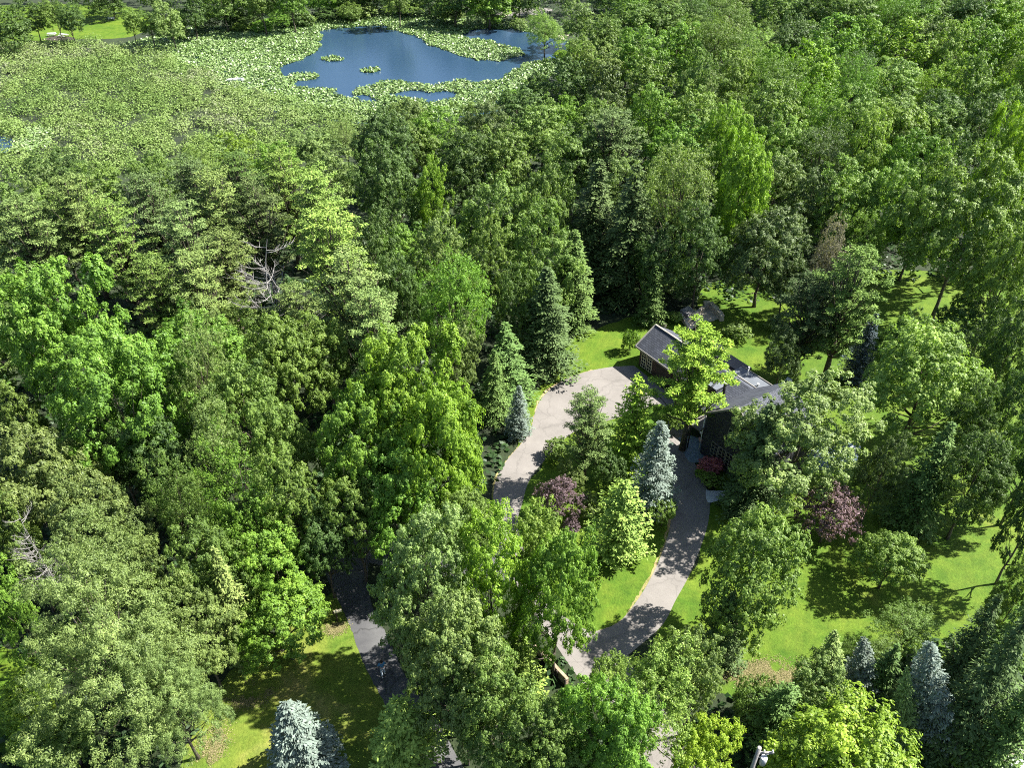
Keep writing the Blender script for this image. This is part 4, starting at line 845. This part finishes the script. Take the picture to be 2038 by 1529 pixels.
def fill(poly, n, dmin, kinds, hs, cols, label, group, rr=(4.2, 5.6), clear=.78):
    P = np.array(poly); x0, y0 = P.min(0); x1, y1 = P.max(0); c = 0
    mine = []
    for _ in range(n):
        x = R.uniform(x0, x1); y = R.uniform(y0, y1)
        if not inside(poly, np.array([x]), np.array([y]))[0]: continue
        r = R.uniform(*rr)
        dd = (y * math.cos(PITCH) + CAM_H * math.sin(PITCH))
        if abs(x) > dd * .66 + 4: continue
        if any((x - a) ** 2 + (y - b_) ** 2 < (clear * (r + q)) ** 2 for a, b_, q, h in placed): continue
        k = R.choice(kinds); cc = R.choice(cols)
        h_ = R.uniform(*hs); plant(k, 0, 0, r, h_, cc, fill_label(k, cc, x, y, h_), group, world=(x, y)); c += 1
    return c
lawnR = gpoly([(1240, 1400), (1290, 1240), (1400, 1000), (1400, 620), (1700, 540), (2100, 560), (2100, 1260), (1900, 1260), (1640, 1330), (1480, 1400)])
fill(WOOD, 2600, 5, ['wood', 'wood', 'maple', 'airy'], (11, 14), ['mg', 'mg', 'gg', 'dg', 'bg'], '%s tree filling the unbroken woodland canopy between larger crowns', 'smaller trees filling the woodland')

# ------------------------------------------------------------------ the house: local x runs along the eaves, local y into the garden
HU = math.atan2(-.832, .555)
house = empty('house', (14.3, 75.4, 0), HU)
tag(house, 'low dark shingled house with garage wing and tall front gable half hidden by trees', 'house')
def hb(name, *a, **k): return box(name, *a, parent=house, **k)
# garage wing
hb('wall', .35, 9.0, .45, 5.25, 0, 2.75, M['brick_wall'])
def gable(name, x0, x1, y0, ym, y1, ze0, zr, ze1, th, mat, parent=house):
    o1 = slab(name, [(x0, y0, ze0), (x1, y0, ze0), (x1, ym, zr), (x0, ym, zr)], th, mat, parent)
    o2 = slab(name, [(x0, ym + .004, zr), (x1, ym + .004, zr), (x1, y1, ze1), (x0, y1, ze1)], th, mat, parent)
    return o1, o2
for o in gable('roof', 0, 9.2, 0, 2.8, 5.7, 2.72, 4.6, 2.72, .14, M['shingle']): o['label'] = 'grey shingle slope of the garage roof'
slab('gable_wall', [(.4, .5, 2.75), (.4, 2.8, 4.4), (.4, 5.2, 2.75)], .01, M['brick_wall'], house).hide_render = False
hb('fascia', -.05, 9.2, -.06, -.005, 2.52, 2.74, M['fascia'])
hb('fascia', -.06, -.005, .0, 5.7, 2.5, 2.6, M['fascia'])
slab('rake_trim', [(-.08, -.02, 2.8), (.06, -.02, 2.8), (.06, 2.8, 4.68), (-.08, 2.8, 4.68)], .2, M['fascia'], house)
box('ridge_cap', -.02, 9.2, 2.7, 2.92, 4.58, 4.66, M['fascia'], house)
def window(x0, x1, z0, z1, y, nx, nz, name='window', frame='cream_paint', side=-1):
    w = box(name, x0, x1, y - .05, y + .02, z0, z1, M[frame], house)
    px_ = (x1 - x0 - .08) / nx; pz = (z1 - z0 - .08) / nz
    for i in range(nx):
        for j in range(nz):
            a = x0 + .04 + i * px_ + .035; c = z0 + .04 + j * pz + .035
            box('pane', a, a + px_ - .07, y - .058, y - .045, c, c + pz - .07, M['glass_dark'], w)
    return w
window(.75, 1.55, .15, 2.35, .42, 2, 5, 'french_door'); window(1.75, 2.55, .15, 2.35, .42, 2, 5, 'french_door')
for k in range(2):
    d = box('garage_door', 3.3 + k * 2.9, 5.8 + k * 2.9, .38, .44, .02, 2.3, M['dark_timber'], house)
    for j in range(4): box('panel', 3.38 + k * 2.9, 5.72 + k * 2.9, .355, .378, .08 + j * .56, .56 + j * .56, M['dark_timber'], d)
# main block behind the pine
hb('wall', 9.0, 15.4, -2.1, 4.2, 0, 3.0, M['brick_wall'])
for o in gable('roof', 9.22, 15.6, -2.6, 2.0, 2.95, 2.95, 5.25, 4.75, .14, M['shingle']): o['label'] = 'dark shingle slope of the main roof with a black flue'
hb('roof_edge', 9.2, 17.6, 2.96, 3.06, 4.6, 4.86, M['fascia'])
hb('flat_roof', 6.4, 10.8, 3.4 + 2.3, 7.4, 2.9, 3.08, M['membrane_brown']); hb('wall', 6.6, 10.6, 5.26, 7.2, 0, 2.9, M['brick_wall'])
hb('flat_roof', 10.9, 16.2, 3.07, 5.5, 3.95, 4.1, M['membrane_grey']); hb('wall', 11.0, 16.0, 3.0, 5.3, 0, 3.95, M['wall_shingle'])
hb('parapet', 10.86, 16.24, 5.5, 5.58, 3.9, 4.2, M['fascia'])
def flue(x, y, z0, z1, r, mat, cap, name='flue', lab=None):
    f = tube(name, [(x, y, z0), (x, y, z1)], [r, r], M[mat], house); tube('cap', [(x, y, z1), (x, y, z1 + .16)], [r * 1.7, r * 1.5], M[cap], f)
    if lab: f['label'] = lab
flue(13.6, -.2, 3.6, 5.9, .16, 'black_metal', 'white_paint', lab='black flue pipe with a white cap')
flue(12.4, 4.7, 4.0, 5.1, .06, 'white_paint', 'white_paint', 'vent_pipe', 'thin white vent pipe on the flat roof')
flue(14.3, 4.2, 4.05, 4.3, .08, 'grey_stone', 'white_paint', 'vent_pipe', 'short vent stub on the grey flat roof')
dm = box('dormer', 11.7, 13.0, -.7, .9, 4.0, 4.85, M['membrane_grey'], house); box('dormer_face', 11.72, 12.98, -.74, -.705, 4.0, 4.7, M['brick_wall'], dm)
# front wing with the tall gable
W0, W1, WM = 15.5, 23.0, 19.25
bm = bmesh.new()
prof = [(W0, 0), (W1, 0), (W1, 5.3), (WM, 8.35), (W0, 5.3)]
f = [bm.verts.new((x, -4.5, z)) for x, z in prof]; k = [bm.verts.new((x, 2.2, z)) for x, z in prof]
bm.faces.new(f); bm.faces.new(k[::-1])
for i in range(5): bm.faces.new((f[i], k[i], k[(i + 1) % 5], f[(i + 1) % 5]))
bmesh.ops.recalc_face_normals(bm, faces=bm.faces[:])
gw_ = bm_obj('gable_wall', bm, M['wall_shingle'], house); gw_['label'] = 'tall dark shingled gable wall facing the driveway'
slab('roof', [(W0 - .35, -4.85, 5.12), (WM, -4.85, 8.55), (WM, 2.4, 8.55), (W0 - .35, 2.4, 5.12)], .16, M['shingle'], house)['label'] = 'dark left slope of the tall gable roof'
slab('roof', [(WM + .004, -4.85, 8.55), (W1 + .35, -4.85, 5.12), (W1 + .35, 2.4, 5.12), (WM + .004, 2.4, 8.55)], .16, M['shingle'], house)['label'] = 'sunlit grey right slope of the tall gable roof'
for s, (xa, xb) in enumerate(((W0 - .4, WM), (WM, W1 + .4))):
    za, zb = (5.14, 8.6) if s == 0 else (8.6, 5.14)
    slab('rake_trim', [(xa, -4.98, za), (xb, -4.98, zb), (xb, -4.82, zb), (xa, -4.82, za)], .24, M['fascia'], house)
window(18.4, 19.3, 4.2, 5.4, -4.5, 2, 3, frame='fascia')
for i in range(4): window(16.75 + i * .98, 17.65 + i * .98, .8, 2.55, -4.5, 2, 4, frame='fascia')
for k in range(3): window(16.0, 15.0, 0, 0, 0, 0, 0) if False else None
# lean-to porch in the corner with the front door
slab('porch_roof', [(14.0, -5.2, 3.25), (15.55, -5.2, 3.25), (15.45, -2.7, 3.75), (14.0, -2.7, 3.75)], .14, M['membrane_brown'], house)
tube('porch_post', [(14.2, -5.0, 0), (14.2, -5.0, 3.15)], [.08, .08], M['dark_timber'], house)
dr_ = box('front_door', 14.15, 15.05, -2.16, -2.1, .05, 2.1, M['dark_timber'], house); box('handle', 14.24, 14.3, -2.2, -2.165, 1.0, 1.14, M['metal'], dr_)
window(9.6, 10.9, 1.0, 2.2, -2.12, 3, 2); window(11.8, 13.1, 1.0, 2.2, -2.12, 3, 2)
tube('gutter_pipe', [(15.42, -4.62, .05), (15.42, -4.62, 5.1)], [.05, .05], M['white_paint'], house)

# ------------------------------------------------------------------ small things
def chair(px, py, label, rz, mat='pink_fabric'):
    p = at(px, py); e = empty('garden_chair', (p.x, p.y, .024), rz); tag(e, label, 'chair')
    box('seat', -.28, .28, -.28, .28, .4, .5, M[mat], e, .02); b_ = box('backrest', -.28, .28, .0, .1, 0, .75, M[mat], e, .02); b_.location = (0, .26, .45); b_.rotation_euler = (-.35, 0, 0)
    for x in (-.24, .24):
        for y in (-.24, .24): tube('leg', [(x, y, 0), (x, y, .41)], [.025, .025], M['dark_timber'], e, 6)
chair(1399, 886, 'faded pink cushioned chair on the stone terrace by the front door', 2.2)
p = at(1392, 880); lp = empty('garden_lamp', (p.x, p.y, .02)); tag(lp, 'small white globe lamp on a post beside the pink chair', 'lamp')
tube('post', [(0, 0, 0), (0, 0, 1.1)], [.03, .025], M['black_metal'], lp)
bm = bmesh.new(); bmesh.ops.create_uvsphere(bm, u_segments=12, v_segments=8, radius=.15, matrix=Matrix.Translation((0, 0, 1.22))); bm_obj('globe', bm, M['white_paint'], lp)
# mailbox on the verge
p = at(671, 1236); mb = empty('mailbox', (p.x, p.y, .004), .3); tag(mb, 'pale mailbox on a leaning dark post beside the asphalt lane', 'mailbox')
tube('post', [(0, 0, 0), (.05, 0, 1.15)], [.06, .055], M['dark_timber'], mb); box('arm', -.25, .45, -.04, .04, 1.0, 1.08, M['dark_timber'], mb)
bm = bmesh.new(); r_ = [(-.11, 1.09), (.11, 1.09), (.11, 1.2), (.08, 1.27), (0, 1.3), (-.08, 1.27), (-.11, 1.2)]
a_ = [bm.verts.new((-.1, y, z)) for y, z in r_]; b2 = [bm.verts.new((.5, y, z)) for y, z in r_]; bm.faces.new(a_[::-1]); bm.faces.new(b2)
for i in range(7): bm.faces.new((a_[i], a_[(i + 1) % 7], b2[(i + 1) % 7], b2[i]))
bx_ = bm_obj('box', bm, M['cream_paint'], mb); box('flag', .1, .13, .112, .13, 1.15, 1.35, M['pink_fabric'], bx_)
# utility pole, lower right
p = at(1512, 1489, 9.0); up = empty('utility_pole', (p.x, p.y, 0)); tag(up, 'weathered grey utility pole with a crossarm beside the lime-yellow tree', 'utility pole')
tube('pole', [(0, 0, 0), (0, 0, 9.0)], [.17, .12], M['pale_bark'], up)
box('crossarm', -.1, .95, -.06, .06, 8.35, 8.48, M['pale_bark'], up)
for x in (.35, .85): tube('insulator', [(x, 0, 8.48), (x, 0, 8.7)], [.05, .035], M['white_paint'], up, 8)
tube('transformer', [(.42, -.12, 7.4), (.42, -.12, 8.1)], [.2, .2], M['metal'], up)
tube('brace', [(.1, 0, 7.8), (.8, 0, 8.38)], [.03, .03], M['metal'], up, 6)
# timber retaining wall
a = at(1066, 1283, .9); c = at(1130, 1352, .9); d = (c - a); L = math.hypot(d.x, d.y); rw = empty('retaining_wall', (a.x, a.y, 0), math.atan2(d.y, d.x)); tag(rw, 'long stacked timber retaining wall below the driveway junction', 'retaining wall')
for i in range(3):
    for k in range(4): box('timber', k * L / 4 + .01, (k + 1) * L / 4 - .01, -.12 - .01 * R.random(), .12, .01 + i * .3, .3 + i * .3 - .012, M['timber'], rw, .015)
for k in range(5): box('stake', k * (L - .1) / 4, k * (L - .1) / 4 + .1, -.26, -.14, 0, .95, M['dark_timber'], rw)
# stone garden walls behind the garage: each wall is rough blocks
def stone_wall(pix, label, h=.7, block=.75, mat='stone', th=.45, name='stone_wall'):
    P = [at(x, y) for x, y in pix]; e = empty(name, (P[0].x, P[0].y, 0)); tag(e, label, 'stone wall')
    ms = []
    for v in range(4):
        bm = bmesh.new(); add_box(bm, -.5, .5, -.5, .5, 0, 1); bmesh.ops.bevel(bm, geom=bm.edges[:], offset=.1, segments=1, affect='EDGES')
        for q in bm.verts: q.co += Vector((R.uniform(-.06, .06), R.uniform(-.06, .06), R.uniform(-.05, .05)))
        me = bpy.data.meshes.new('block'); bm.to_mesh(me); bm.free(); me.materials.append(M[mat]); ms.append(me)
    for a_, b_ in zip(P[:-1], P[1:]):
        d_ = b_ - a_; Ln = d_.length; n_ = max(1, round(Ln / block)); ang = math.atan2(d_.y, d_.x); rows = max(1, round(h / .35))
        for r2 in range(rows):
            for k2 in range(n_):
                q = a_.lerp(b_, (k2 + .5) / n_) - P[0]; o = bpy.data.objects.new('block', R.choice(ms)); col.objects.link(o); o.parent = e
                o.location = (q.x + R.uniform(-.04, .04), q.y + R.uniform(-.04, .04), r2 * h / rows); o.rotation_euler = (0, 0, ang + R.uniform(-.06, .06))
                o.scale = (Ln / n_ * R.uniform(.88, .97), th * R.uniform(.85, 1.1), h / rows * .97)
stone_wall([(1292, 622), (1308, 642), (1325, 652)], 'rough tan stone wall at the left end of the back garden', .5)
stone_wall([(1352, 630), (1368, 652), (1374, 662)], 'short pale stone wall stepping down behind the pine', .6)
stone_wall([(1366, 645), (1382, 632), (1400, 618)], 'middle tan stone wall of the back garden beds', .7)
stone_wall([(1398, 612), (1412, 612), (1424, 624), (1437, 640)], 'pale angular stone wall bordering the small sunlit back lawn', .9, th=.6)
structure(area('garden_bed', [(1368, 640), (1392, 622), (1412, 616), (1430, 634), (1395, 645), (1378, 655)], .03, M['stone'], 3, .15), 'gravelly tan garden bed between the stone walls')
p = at(1352, 625); st = empty('garden_steps', (p.x, p.y, 0), -.9); tag(st, 'dark stone steps between the back garden beds', 'steps')
for i in range(4): box('step', i * .7, i * .7 + .68, 0, 1.6, 0, .16 * (4 - i), M['grey_stone'], st, .02)
# white covered boat / lounger seen through the maple behind the house
p = at(1556, 772); lg = empty('garden_lounger', (p.x, p.y, 0), .5); tag(lg, 'white cushioned garden lounger behind the house, blue towel on one end', 'lounger')
box('cushion', -.9, .5, -.35, .35, .36, .52, M['white_paint'], lg, .04); b_ = box('backrest', 0, .75, -.35, .35, 0, .13, M['white_paint'], lg, .04); b_.location = (.5, 0, .42); b_.rotation_euler = (0, -.7, 0)
box('towel', -.92, -.45, -.38, .38, .525, .56, M['blue_cloth'], lg)
for x in (-.75, .4):
    for y in (-.28, .28): tube('leg', [(x, y, 0), (x, y, .38)], [.03, .03], M['metal'], lg, 6)
p = at(1698, 900); pt = empty('patio_table', (p.x, p.y, .025)); tag(pt, 'round pale table on the grey rounded patio', 'table')
tube('tabletop', [(0, 0, .7), (0, 0, .75)], [.55, .55], M['pale_concrete'], pt, 20); tube('leg', [(0, 0, 0), (0, 0, .7)], [.06, .05], M['metal'], pt); tube('base', [(0, 0, 0), (0, 0, .04)], [.3, .26], M['metal'], pt, 14)
# far shore: picnic table, bench, rocks
def picnic(px, py, label, rz):
    p = at(px, py); e = empty('picnic_table', (p.x, p.y, .006), rz); tag(e, label, 'picnic table')
    for k in range(4): box('plank', -1.1, 1.1, -.4 + k * .21, -.22 + k * .21, .72, .77, M['pale_concrete'], e)
    for s in (-1, 1):
        box('bench', -1.1, 1.1, s * .78 - .14, s * .78 + .14, .42, .47, M['pale_concrete'], e); box('crossbeam', s * .8 - .04, s * .8 + .04, -.85, .85, .36, .42, M['timber'], e)
        for t_ in (-1, 1): tube('leg', [(s * .8, t_ * .65, 0), (s * .8, t_ * .25, .72)], [.05, .05], M['timber'], e, 5)
picnic(104, 71, 'pale picnic table on the far shore left of the tallest trunk', .2)
picnic(127, 73, 'grey weathered picnic table close to the tallest far shore trunk', -.3)
p = at(222, 40); bn = empty('park_bench', (p.x, p.y, .006), .1); tag(bn, 'lone pale bench in the shaded far shore clearing', 'bench')
box('seat', -.9, .9, -.22, .22, .42, .48, M['pale_concrete'], bn); box('backrest', -.9, .9, .2, .26, .55, .9, M['pale_concrete'], bn)
for x in (-.75, .75): box('leg', x - .04, x + .04, -.2, .26, 0, .56 if x > 9 else .42, M['grey_stone'], bn)
def boulder_mesh(seed, mat):
    rg = random.Random(seed); bm = bmesh.new(); bmesh.ops.create_icosphere(bm, subdivisions=2, radius=.5)
    ax = [Vector((rg.gauss(0, 1), rg.gauss(0, 1), rg.gauss(0, 1))).normalized() for _ in range(7)]
    for v in bm.verts:
        for a_ in ax:
            t_ = v.co.dot(a_)
            if t_ > .33: v.co -= a_ * (t_ - .33) * .9
        v.co += Vector((rg.uniform(-.015, .015), rg.uniform(-.015, .015), rg.uniform(-.015, .015)))
    me = bpy.data.meshes.new('boulder'); bm.to_mesh(me); bm.free(); me.materials.append(M[mat]); return me
BM = [boulder_mesh(i, 'grey_stone' if i % 2 else 'stone') for i in range(5)]
def boulder(px, py, s, label, group, lift=0):
    p = at(px, py); o = bpy.data.objects.new('boulder', R.choice(BM)); col.objects.link(o); o.location = (p.x, p.y, s * .22 + lift); o.scale = (s * R.uniform(.8, 1.2), s * R.uniform(.8, 1.1), s * R.uniform(.5, .75)); o.rotation_euler = (0, 0, R.uniform(0, 6)); tag(o, label, 'boulder', group)
for i in range(34):
    x = 1945 + i * 3.3 + R.uniform(-3, 3); y = 1524 - i * .85 + R.uniform(-9, 9)
    boulder(x, y, R.uniform(.25, .55), 'loose grey-tan stone in the border at the lower right corner', 'border stones at the lower right corner')
structure(area('stone_path', [(1935, 1545), (1985, 1512), (2060, 1500), (2100, 1560), (2000, 1600)], .012, M['pale_concrete'], 3, .1), 'pale gravel strip at the lower right corner')
for i in range(7): boulder(88 + i * 10 + R.uniform(-3, 3), 80 + R.uniform(-2, 2), R.uniform(.3, .55), 'pale shore rock below the picnic tables', 'rocks by the picnic tables')
for (x, y, s, lb) in ((1003, 34, 2.6, 'big pale boulder where the far track meets the bank'), (1025, 52, 1.6, 'pale flat rock at the tip of the bay bank'), (1115, 80, 2.4, 'white rock at the right mouth of the bay'), (1128, 72, 1.2, 'small pale rock above the white bay mouth rock')): boulder(x, y, s, lb, None)
# small rowing boat stuck in the lilies
p = at(470, 164); bt = empty('rowing_boat', (p.x, p.y, .35), .15); tag(bt, 'small white rowing boat with a dark inside lying in the lily pads', 'boat')
bm = bmesh.new(); secs = []
for i in range(9):
    t_ = i / 8; hw = .62 * math.sin(math.pi * min(1, .12 + t_ * .8)) ** .6 * (1 if t_ < .95 else .2); x_ = (t_ - .5) * 3.6
    secs.append([bm.verts.new(c_) for c_ in ((x_, -hw, .5 + .15 * t_), (x_, -hw * .7, .12), (x_, 0, 0), (x_, hw * .7, .12), (x_, hw, .5 + .15 * t_))])
for i in range(8):
    for k in range(4): bm.faces.new((secs[i][k], secs[i + 1][k], secs[i + 1][k + 1], secs[i][k + 1]))
bm.faces.new(secs[0]); bm.faces.new(secs[-1][::-1])
hull = bm_obj('hull', bm, M['white_paint'], bt); mod = hull.modifiers.new('thick', 'SOLIDIFY'); mod.thickness = .05
box('floor', -1.3, 1.2, -.42, .42, .16, .2, M['dark_timber'], bt)
for x in (-.7, .4): box('thwart', x, x + .25, -.52, .52, .36, .4, M['dark_timber'], bt)

# person walking down the lane
def skin_mesh(name, V, E, rad, mat, parent, sub=2):
    me = bpy.data.meshes.new(name); me.from_pydata(V, E, []); o = bpy.data.objects.new(name, me); col.objects.link(o); o.parent = parent
    md = o.modifiers.new('skin', 'SKIN'); sv = me.skin_vertices[0].data
    for i, r in enumerate(rad): sv[i].radius = (r if isinstance(r, tuple) else (r, r)); sv[i].use_root = (i == 0)
    s = o.modifiers.new('sub', 'SUBSURF'); s.levels = sub; s.render_levels = sub; md.use_smooth_shade = True; me.materials.append(mat); return o
p = at(763, 1343); pe = empty('person', (p.x, p.y, .012), math.radians(20)); tag(pe, 'person in a blue shirt and pale trousers walking on the shaded lane', 'person')
V = [(0, 0, .95), (0, .0, 1.15), (0, 0, 1.38), (0, 0, 1.5), (0, .015, 1.6), (0, .01, 1.7), (.17, 0, 1.4), (.28, .03, 1.15), (.33, .2, .98), (-.17, 0, 1.4), (-.33, -.06, 1.18), (-.5, .05, 1.02),
     (.1, 0, .88), (.12, .14, .5), (.12, -.02, .1), (.12, .12, .04), (-.1, 0, .88), (-.12, -.08, .5), (-.12, -.3, .14), (-.12, -.2, .04),
     (.34, .28, .93), (.31, .29, .95), (-.56, .1, .98), (-.53, .13, .99)]
E_ = [(0, 1), (1, 2), (2, 3), (3, 4), (4, 5), (2, 6), (6, 7), (7, 8), (2, 9), (9, 10), (10, 11), (0, 12), (12, 13), (13, 14), (14, 15), (0, 16), (16, 17), (17, 18), (18, 19), (8, 20), (8, 21), (11, 22), (11, 23)]
rad = [(.13, .1), (.14, .1), (.15, .1), .055, .095, .085, .06, .045, .03, .06, .045, .03, .09, .06, .04, .04, .09, .06, .04, .04, .018, .015, .018, .015]
skin_mesh('body', V, E_, rad, M['skin'], pe)
skin_mesh('shirt', [(0, 0, .93), (0, 0, 1.15), (0, 0, 1.4), (.19, 0, 1.42), (.28, .02, 1.2), (-.19, 0, 1.42), (-.31, -.05, 1.22)], [(0, 1), (1, 2), (2, 3), (3, 4), (2, 5), (5, 6)], [(.17, .125), (.175, .13), (.165, .125), .08, .07, .08, .07], M['blue_cloth'], pe)
skin_mesh('trousers', [(0, 0, .97), (.1, 0, .86), (.12, .14, .5), (.12, 0, .14), (-.1, 0, .86), (-.12, -.08, .5), (-.12, -.28, .18)], [(0, 1), (1, 2), (2, 3), (0, 4), (4, 5), (5, 6)], [(.155, .125), .11, .085, .07, .11, .085, .07], M['grey_cloth'], pe)
bm = bmesh.new(); bmesh.ops.create_uvsphere(bm, u_segments=14, v_segments=9, radius=.118, matrix=Matrix.Translation((0, -.02, 1.70))); bm_obj('hair', bm, M['hair'], pe)
for s in (-1, 1):
    bm = bmesh.new(); bmesh.ops.create_cube(bm, size=1, matrix=Matrix.Translation((s * .12, (.07 if s > 0 else -.2), .045)) @ Matrix.Diagonal((.1, .27, .09, 1))); bmesh.ops.bevel(bm, geom=bm.edges[:], offset=.03, segments=2, affect='EDGES'); bm_obj('shoe', bm, M['white_paint'], pe)

# ------------------------------------------------------------------ woodland undergrowth: one mass of low leaves
def under(n=34000):
    xs = rng.uniform(-125, 185, n); ys = 22 + 268 * rng.random(n) ** 1.5; zz = inside(WOOD, xs, ys)
    zz |= inside(np.array([(-80, 236), (60, 240), (200, 235), (200, 300), (-80, 300)]), xs, ys)
    zz |= inside(gpoly([(1000, 1290), (1500, 1400), (1640, 1330), (1900, 1270), (2200, 1250), (2200, 1480), (1900, 1480), (1800, 1640), (1000, 1640)]), xs, ys)
    lane_ = gpoly([(640, 1040), (830, 1010), (770, 1200), (860, 1400), (960, 1640), (800, 1640), (690, 1230)])
    zz &= ~inside(lane_, xs, ys)
    for q in ([(-60, 1280), (60, 1300), (110, 1380), (90, 1480), (-80, 1500)], [(1085, 1250), (1240, 1262), (1390, 1500), (1460, 1640), (1330, 1640), (1190, 1400)]): zz &= ~inside(gpoly(q), xs, ys)
    x, y = xs[zz], ys[zz]; n = len(x); m_ = 9
    d = unit(rng.normal(size=(n, m_, 3)) + np.array([0, 0, .5])); d[..., 2] = np.abs(d[..., 2]); rad = rng.uniform(.5, 1.6, n)[:, None, None]
    c = np.stack([x, y, np.zeros(n)], 1)[:, None] + d * rad * np.array([1, 1, .8]) * rng.uniform(.5, 1, (n, m_, 1))
    nr = unit(d * .5 + np.array([0, 0, .7]) + rng.normal(size=d.shape) * .4); c = c.reshape(-1, 3)
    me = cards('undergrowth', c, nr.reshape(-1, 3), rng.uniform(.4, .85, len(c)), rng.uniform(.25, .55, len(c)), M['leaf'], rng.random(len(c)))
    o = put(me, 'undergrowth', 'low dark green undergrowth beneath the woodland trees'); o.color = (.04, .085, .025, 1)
under()
